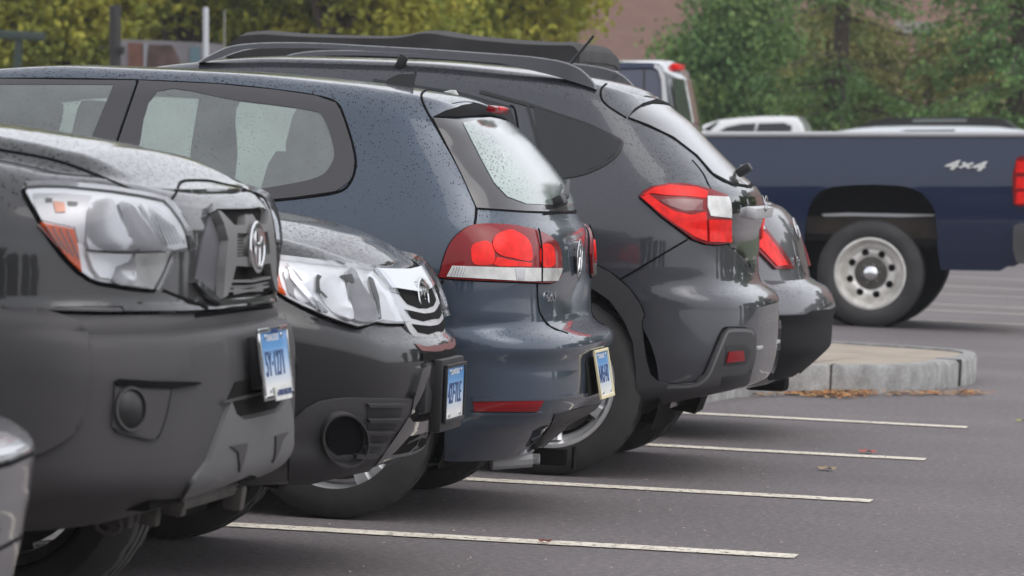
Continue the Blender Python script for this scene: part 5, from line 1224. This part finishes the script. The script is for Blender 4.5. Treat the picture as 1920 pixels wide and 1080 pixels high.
NB = [plain('needle_orange', (.42, .17, .05), .9), plain('needle_tan', (.40, .26, .13), .9), plain('needle_brown', (.16, .09, .05), .9)]
def area(rr):
    t = rr.random()
    if t < .55: return rr.gauss(1565, 30), 737+rr.gauss(0, 3.5)
    if t < .85: return rr.uniform(1385, 1640), 737+rr.gauss(0, 2.5)
    return rr.choice((1680, 1722, 1760, 1800, 1825))+rr.gauss(0, 12), 738+rr.gauss(0, 2)
litter('pine_litter', area, 1300, NB, .03, 'orange brown pine needles swept along the foot of the island kerb')
# little heap of needles against the kerb
def leaf(u, v, sz, col, label, rot=0.0):
    p = gnd(u, v, .006); V = []; out = []
    for k in range(22):
        a = 2*PI*k/22; r_ = sz*(.62+.38*abs(math.cos(2.5*a))); out.append(Vector((p.x+math.cos(a+rot)*r_, p.y+math.sin(a+rot)*r_*1.0,   .008+.009*math.sin(a*2+1)**2)))
    out.append(Vector((p.x, p.y, .012)))
    o = mesh('fallen_leaf', out, [(i, (i+1) % 22, 22) for i in range(22)], col); tag(o, label, 'leaf', 'leaves fallen on the asphalt')
LR = plain('leaf_red', (.40, .085, .055), .7); LT = plain('leaf_tan', (.36, .25, .15), .8); LB = plain('leaf_brown', (.17, .045, .025), .8)
leaf(1625, 848, .04, LR, 'red leaf lying just above the third painted line')
leaf(1550, 880, .04, LT, 'tan leaf between the second and third painted lines')
leaf(1021, 1017, .022, LB, 'dark brown leaf lying on the nearest painted line')
leaf(1262, 775, .04, LR, 'reddish leaf at the left end of the farthest short line', 1)
leaf(1915, 790, .03, plain('leaf_green', (.25, .30, .06), .7), 'small yellow green leaf at the right edge of the asphalt')
rr = random.Random(11); V = []; F_ = []
for k in range(160):
    u, v = rr.uniform(600, 1920), rr.uniform(760, 1078); p = gnd(u, v, .006); s = rr.uniform(.002, .006); b = len(V)
    V += [p+Vector((-s, 0, 0)), p+Vector((0, -s, 0)), p+Vector((s, 0, 0)), p+Vector((0, s, 0)), p+Vector((0, 0, s*.8))]; F_ += [(b, b+1, b+4), (b+1, b+2, b+4), (b+2, b+3, b+4), (b+3, b, b+4)]
tag(mesh('grit', V, F_, plain('grit_stone', (.34, .30, .26), .9), smooth=False), 'pale grit scattered over the asphalt', 'grit', kind='stuff')

# ================================================================== trees
def leafmat(name, stops, scale=1.1, trans=.35):
    m, t, b = nmat(name); o = t.nodes['Material Output']; n = noise(t, scale, 5, rough=.65); r = ramp(t, n.outputs[0], stops); n2 = noise(t, scale*9, 2)
    hs_ = t.nodes.new('ShaderNodeHueSaturation'); mr = t.nodes.new('ShaderNodeMapRange'); mr.inputs[1].default_value = .3; mr.inputs[2].default_value = .7; mr.inputs[3].default_value = .72; mr.inputs[4].default_value = 1.3
    t.links.new(n2.outputs[0], mr.inputs[0]); t.links.new(mr.outputs[0], hs_.inputs['Value']); t.links.new(r.outputs[0], hs_.inputs['Color'])
    t.links.new(hs_.outputs[0], b.inputs['Base Color']); b.inputs['Roughness'].default_value = .65; b.inputs['Specular IOR Level'].default_value = .25
    tl = t.nodes.new('ShaderNodeBsdfTranslucent'); t.links.new(hs_.outputs[0], tl.inputs[0]); mx = t.nodes.new('ShaderNodeMixShader'); mx.inputs[0].default_value = trans
    t.links.new(b.outputs[0], mx.inputs[1]); t.links.new(tl.outputs[0], mx.inputs[2]); t.links.new(mx.outputs[0], o.inputs[0]); return m
BARK = plain('bark', (.075, .055, .045), .9, bump=(20, .8), var=(6, .3))
LEAF_Y = leafmat('autumn_leaves', [(.28, (.10, .14, .035)), (.42, (.21, .25, .045)), (.55, (.38, .37, .055)), (.68, (.48, .40, .06)), (.85, (.48, .24, .06))], .9)
LEAF_G = leafmat('green_leaves', [(.3, (.03, .07, .025)), (.5, (.07, .12, .035)), (.7, (.15, .19, .045))], .9)
LEAF_D = leafmat('conifer_needles', [(.3, (.07, .15, .06)), (.5, (.14, .25, .075)), (.72, (.26, .34, .10))], 1.0, .15)
LEAF_B = leafmat('browning_needles', [(.3, (.12, .17, .06)), (.5, (.24, .25, .08)), (.72, (.36, .30, .12))], 1.0, .2)
def quads(V, F_, p, s, rr, flat=.0):
    a = Vector((rr.gauss(0, 1), rr.gauss(0, 1), rr.gauss(0, 1)*(1-flat))).normalized(); b = a.cross(Vector((rr.gauss(0, 1), rr.gauss(0, 1), rr.gauss(0, 1)))).normalized()
    w_ = s*rr.uniform(.7, 1.3); h_ = w_*.6; i = len(V)
    V += [p-a*w_, p-b*h_, p+a*w_, p+b*h_]; F_.append((i, i+1, i+2, i+3))
def broadleaf(loc, Hh, blobs, num, size, mat, label, group='trees behind the parking lot', seed=1, name='broadleaf_tree', tr=.16):
    rr = random.Random(seed); r = empty(name, loc, label, 'tree', group); L = Vector(loc)
    V = []; F_ = []; tot = sum(b[3]*b[4]*b[5] for b in blobs)
    for (x, y, z, a, b, c) in blobs:
        k = int(num*(a*b*c)/tot); cl = []
        for _ in range(max(6, k//34)):
            d = Vector((rr.gauss(0, 1), rr.gauss(0, 1), rr.gauss(0, 1))).normalized(); q = rr.uniform(.45, 1.05)
            cl.append(Vector((x+d.x*a*q, y+d.y*b*q, z+d.z*c*q)))
        for _ in range(k):
            q = rr.choice(cl); sp_ = .20*min(a, b, c)+.1
            quads(V, F_, L+q+Vector((rr.gauss(0, sp_), rr.gauss(0, sp_), rr.gauss(0, sp_*.7))), size, rr)
    mesh('crown', V, F_, mat, r, smooth=False)
    t = MB(); t.tube([L, L+Vector((.03, 0, Hh*.3)), L+Vector((-.05, 0, Hh*.75))], [tr, tr*.8, tr*.3], 10)
    for (x, y, z, a, b, c) in blobs: t.tube([L+Vector((0, 0, min(z, Hh*.45)*.7)), L+Vector((x*.5, y*.5, z*.75)), L+Vector((x, y, z))], [tr*.5, tr*.3, .02], 6)
    t.build('trunk', BARK, r); return r
def conifer(loc, Hh, R, z0, mat, label, seed=1, num=9000, size=.07, droop=.35, name='conifer_tree', whorl=.42, mat2=None, gap=1.0):
    rr = random.Random(seed); r = empty(name, loc, label, 'tree', 'trees behind the parking lot'); L = Vector(loc)
    t = MB(); t.tube([L, L+Vector((0, 0, Hh*.5)), L+Vector((0, 0, Hh))], [.17, .11, .02], 10)
    V = []; F_ = []; mi = []; z = z0; br = []
    while z < Hh:
        k = rr.randint(6, 8); rad = R*(1-(z/Hh))**.7
        for i in range(k):
            a = 2*PI*i/k+rr.uniform(-.3, .3)+z; l = rad*rr.uniform(.65, 1.1); br.append((z+rr.uniform(-.12, .12), a, l))
        z += whorl*rr.uniform(.7, 1.3)
    tot = sum(b[2] for b in br)
    for (z, a, l) in br:
        P = lambda s_: L+Vector((math.cos(a)*l*s_, math.sin(a)*l*s_, z-droop*l*s_*s_+.12*l*max(0, s_-.7)))
        t.tube([P(0), P(.5), P(1)], [.03, .018, .006], 5); m_ = 1 if (mat2 and rr.random() < .35) else 0
        for _ in range(int(num*l/tot)):
            s_ = rr.uniform(.12, 1.05); w_ = .32*l*(1-s_*.6)*gap; q = P(s_)+Vector((-math.sin(a), math.cos(a), 0))*rr.gauss(0, w_*.5)+Vector((0, 0, -abs(rr.gauss(0, .12))+rr.gauss(0, .04)))
            quads(V, F_, q, size, rr, .3); mi.append(m_)
    mesh('crown', V, F_, [mat, mat2 or mat], r, smooth=False, mi=mi); t.build('trunk', BARK, r); return r
def bl(n, rx, ry, zlo, zhi, r0, seed):
    rr = random.Random(seed); o = []
    for k in range(n): o.append((rr.uniform(-rx, rx), rr.uniform(-ry, ry), rr.uniform(zlo, zhi), r0*rr.uniform(.7, 1.2), r0*rr.uniform(.7, 1.1), r0*rr.uniform(.6, .95)))
    return o
names = ['autumn tree over the left end of the row, nearest the dark lamp post', 'yellow green autumn tree behind the thin silver post', 'autumn tree rising over the middle of the soft roof', 'autumn tree ending beside the brick building']
for i, (u, Y) in enumerate(((60, 44), (360, 47), (630, 45), (895, 48))):
    p = atY(u, 200, Y); x = p.x
    blobs = [(q[0], q[1], q[2], q[3], q[4], q[5]) for q in bl(9, 1.05, .8, 1.9, 3.6, .75, 20+i)]+bl(4, 1.0, .8, 4.2, 5.5, .9, 30+i)
    broadleaf((x, Y, 0), 5.6, blobs, 26000, .058, LEAF_Y, names[i], seed=i+1)
for i, (u, Y) in enumerate(((160, 52), (470, 54), (730, 53))):
    p = atY(u, 200, Y)
    broadleaf((p.x, Y, 0), 6, bl(9, 1.5, .8, 1.4, 4.2, 1.0, 50+i), 14000, .085, LEAF_G, ['green tree filling in behind the dark lamp post', 'green tree filling in behind the front of the soft roof', 'green tree filling in behind the middle of the soft roof'][i], seed=i+11)
# right hand conifers
p = atY(1365, 200, 62); broadleaf((p.x, 62, 0), 5.5, [(.05, 0, 1.9, 1.1, 1.0, .9), (-.15, -.1, 2.6, .85, .9, .7), (.45, .1, 2.7, .75, .9, .8), (.15, 0, 3.4, .65, .7, .8), (.2, 0, 4.4, .45, .5, .7), (-.6, -.2, 1.7, .65, .7, .65), (.85, -.3, 1.6, .65, .8, .7)], 30000, .05, LEAF_D, 'dense rounded dark green evergreen in front of the brick building', seed=31, name='evergreen_tree')
p = atY(1572, 200, 57); conifer((p.x, 57, 0), 6.5, 2.1, .9, LEAF_D, 'thin sparse spruce with brownish drooping branches, middle of the right side', 41, 15000, .04, .25, 'spruce_tree', .5, LEAF_B, .8)
p = atY(1905, 200, 55); conifer((p.x, 55, 0), 6.5, 2.3, .8, LEAF_D, 'dark spruce cut off by the right edge of the picture', 42, 19000, .045, .3, 'spruce_tree', .42, None, 1.0)
p = atY(1700, 200, 64); broadleaf((p.x, 64, 0), 3.2, bl(11, 1.3, .5, 1.3, 3.0, .6, 70), 20000, .05, LEAF_B, 'yellow brown shrub between the two spruces', 'shrubs beyond the far cars', 51, 'shrub', .06)
p = atY(1490, 200, 66); broadleaf((p.x, 66, 0), 3.2, bl(9, 1.0, .4, 1.2, 3.1, .6, 71), 16000, .05, LEAF_B, 'yellowish shrub at the right foot of the rounded evergreen', 'shrubs beyond the far cars', 52, 'shrub', .06)
p = atY(1800, 200, 66); broadleaf((p.x, 66, 0), 2.4, bl(7, 1.5, .4, 1.0, 1.8, .55, 72), 10000, .05, LEAF_D, 'low dark green shrub behind the pale car', 'shrubs beyond the far cars', 53, 'shrub', .06)
# ================================================================== brick building, posts, boards
def brick():
    m, t, b = nmat('brick'); tc = t.nodes.new('ShaderNodeTexCoord'); mp = t.nodes.new('ShaderNodeMapping'); mp.inputs['Rotation'].default_value = (PI/2, 0, 0); t.links.new(tc.outputs['Object'], mp.inputs[0])
    br = t.nodes.new('ShaderNodeTexBrick'); br.inputs['Scale'].default_value = 2.4; br.inputs['Color1'].default_value = (.37, .21, .175, 1); br.inputs['Color2'].default_value = (.33, .185, .155, 1); br.inputs['Mortar'].default_value = (.40, .29, .25, 1); br.inputs['Mortar Size'].default_value = .012
    t.links.new(mp.outputs[0], br.inputs['Vector']); t.links.new(br.outputs[0], b.inputs['Base Color']); b.inputs['Roughness'].default_value = .9; return m
YB = 96.0; a = atY(950, 200, YB).x; b_ = 9
B = empty('brick_building', ((a+b_)/2, YB+5, 0), 'red brick building behind the evergreens at the upper right', 'building')
BM = brick(); Vw = [(a, YB), (b_, YB)]
MB().box(((a+b_)/2, YB+5, 5), (b_-a, 10, 10)).build('wall', BM, B, smooth=False)
MB().box(((a+b_)/2, YB+5, 10.15), (b_-a+.4, 10.4, .3)).build('roof', plain('roof_edge', (.3, .3, .3), .7), B, smooth=False)
for (u0, v0, u1, v1, hd) in ((1520, 62, 1556, 135, 1), (1690, 50, 1752, 56, 0)):
    p, q = atY(u0, v0, YB), atY(u1, v1, YB); w1 = MB().box(((p.x+q.x)/2, YB-.02, (p.z+q.z)/2), (q.x-p.x, .12, p.z-q.z), None).build('window', plain('window_blue_grey', (.17, .19, .21), .3), B, smooth=False)
    MB().box(((p.x+q.x)/2, YB-.06, p.z+.06), (q.x-p.x+.3, .16, .14)).build('lintel', plain('lintel', (.36, .33, .30), .8), w1, smooth=False); MB().box(((p.x+q.x)/2, YB-.06, q.z-.05), (q.x-p.x+.3, .2, .08)).build('sill', plain('sill', (.36, .33, .30), .8), w1, smooth=False)
for k in range(8):
    x = a+1.2+k*1.9
    if x < b_-1:
        w1 = MB().box((x, YB-.02, 6.4), (1.0, .12, 1.5)).build('window', plain('window_dark', (.05, .06, .07), .1), B, smooth=False); MB().box((x, YB-.06, 5.6), (1.2, .2, .08)).build('sill', plain('sill', (.36, .33, .30), .8), w1, smooth=False)
LN = Matrix.Rotation(-.0, 3, 'Y')
def post(nm, u, v_top, wpx, Y, mat, label, cat, bits=None):
    p = atY(u, v_top, Y); s_ = F/((Vector((p.x, Y, p.z))-CP).dot(fw)); rad = wpx/s_/2; tilt = math.tan(ROL)*p.z
    q = Vector((p.x-0, Y, p.z)); g0 = Vector((p.x+tilt*1.0, Y, 0))
    r = MB().tube([g0, q, q+Vector((-.0, 0, .01))], [rad, rad, rad*.7], 16).build(nm, mat, None); tag(r, label, cat)
    return r, q, s_
r, q, s_ = post('lamp_post', 216, 12, 22, 38, plain('dark_post', (.025, .023, .022), .6), 'thick dark post standing in front of the autumn trees', 'post')
MB().box(q+Vector((.105, -.06, -.48)), (.06, .05, .09), None, .008).build('bracket', M['black'], r)
MB().box(q+Vector((-.10, -.06, -.46)), (.05, .05, .03), None, .005).build('bracket', M['black'], r)
r, q, s_ = post('sign_post', 386, 16, 11, 36, plain('galvanised_post', (.58, .60, .62), .4, .5), 'thin silver metal post beside the picture board', 'post')
r, q, s_ = post('thin_rod', 421, 20, 2.5, 39, plain('rod_grey', (.3, .3, .27), .5), 'very thin grey rod right of the silver post', 'rod')
YS = 42.0
bp_ = empty('picture_board', tuple(Vector((atY(300, 90, YS).x, YS, 0))), 'long grey board with faded brown picture panels behind the dark post', 'sign board')
pan = lambda pts, mat, par, nm, dy=0: panel(nm, pts, YS+dy, mat, par, g=25, th=.05)
bo = pan([(222, 74), (300, 76), (380, 80), (420, 83), (420, 132), (222, 132)], plain('board_grey', (.20, .19, .20), .7, var=(2, .2)), bp_, 'board')
pan([(240, 80), (266, 81), (270, 128), (240, 128)], plain('board_rust', (.17, .075, .055), .8, var=(5, .4)), bo, 'picture', -.02)
pan([(280, 84), (322, 84), (336, 112), (336, 128), (274, 128)], plain('board_brown', (.085, .05, .045), .8, var=(6, .5)), bo, 'picture', -.02)
pan([(357, 88), (374, 89), (374, 128), (356, 128)], plain('board_teal', (.10, .17, .20), .8), bo, 'picture', -.02)
pan([(270, 82), (276, 82), (273, 128), (269, 128)], plain('board_edge', (.30, .31, .33), .6), bo, 'divider', -.03)
for u in (240, 400): q = atY(u, 130, YS); MB().box((q.x, YS+.05, q.z/2), (.06, .06, q.z)).build('leg', M['black'], bp_)
q0, q1 = atY(-60, 58, 40), atY(84, 66, 40)
bm = MB().box((q0+q1)/2-Vector((0, 0, .02)), ((q1-q0).length, .12, .10), Matrix.Rotation(-math.atan2(q1.z-q0.z, q1.x-q0.x), 3, 'Y'), .02)
for x in (q0.x+.1, q1.x-.3): bm.box((x, 40, (q0.z-.05)/2), (.08, .08, q0.z-.06), None)
tag(bm.build('metal_beam', plain('dark_green_metal', (.03, .05, .04), .5), None), 'dark green horizontal beam at the upper left among the leaves', 'beam')
tag(MB().box(atY(1540, 244, 58), (.12, .12, .55), None, .02).tube([atY(1540, 244, 58)+Vector((0, 0, -.2)), Vector((atY(1540, 244, 58).x, 58, 0))], .05, 8).build('marker_post', WHITE, None), 'short white post at the foot of the sparse spruce', 'post')
# verge beyond the lot, and woodland on the camera's side of the lot
def lawn():
    return plain('grass', (.045, .065, .022), .9, var=(1.5, .35), bump=(40, .8))
tag(mesh('verge', [(-60, 54, .004), (60, 54, .004), (60, 300, .004), (-60, 300, .004)], [(0, 1, 2, 3)], lawn(), smooth=False), kind='structure')
src = broadleaf((-6, -62, 0), 11, bl(16, 2.8, 2.0, 1.8, 9.5, 1.7, 90)+[(k*1.3-3.2, (k%2)*.8, .7, 1.1, .9, .9) for k in range(6)], 13000, .40, LEAF_G, 'green tree on the camera side of the lot', 'trees behind the camera', 91)
rr = random.Random(5)
for k in range(15):
    t = src.copy(); COL.objects.link(t); t.location = (-52+k*6.6+rr.uniform(-1.5, 1.5), -62+rr.uniform(-8, 6), 0); t.rotation_euler = (0, 0, rr.uniform(0, 6)); sc_ = rr.uniform(.7, 1.15); t.scale = (sc_,)*3
    for ch in src.children:
        d = ch.copy(); COL.objects.link(d); d.parent = t

for k in range(9):  # unseen trees, added so the car ends have something dark to reflect
    t = src.copy(); COL.objects.link(t); t.location = (7.5+k*5.2+rr.uniform(-1, 1), 62+rr.uniform(-5, 6), 0); t.rotation_euler = (0, 0, rr.uniform(0, 6)); sc_ = rr.uniform(.75, 1.1); t.scale = (sc_,)*3
    t['label'] = 'unseen green tree added beyond the right edge for dark reflections'; t['group'] = 'unseen trees added for reflections'
    for ch in src.children:
        d = ch.copy(); COL.objects.link(d); d.parent = t

# ================================================================== damp air over the lot
hb = MB().box((0, 70, 18), (240, 260, 38)).build('haze', bpy.data.materials.new('haze_air'), None, smooth=False)
hm = hb.data.materials[0]; hm.use_nodes = True; ht = hm.node_tree; ht.nodes.clear()
ho = ht.nodes.new('ShaderNodeOutputMaterial'); hv = ht.nodes.new('ShaderNodeVolumePrincipled'); hv.inputs['Color'].default_value = (.9, .92, .96, 1); hv.inputs['Density'].default_value = 0.0006
ht.links.new(hv.outputs[0], ho.inputs['Volume']); tag(hb, 'thin damp haze in the air over the parking lot', 'haze', kind='stuff')
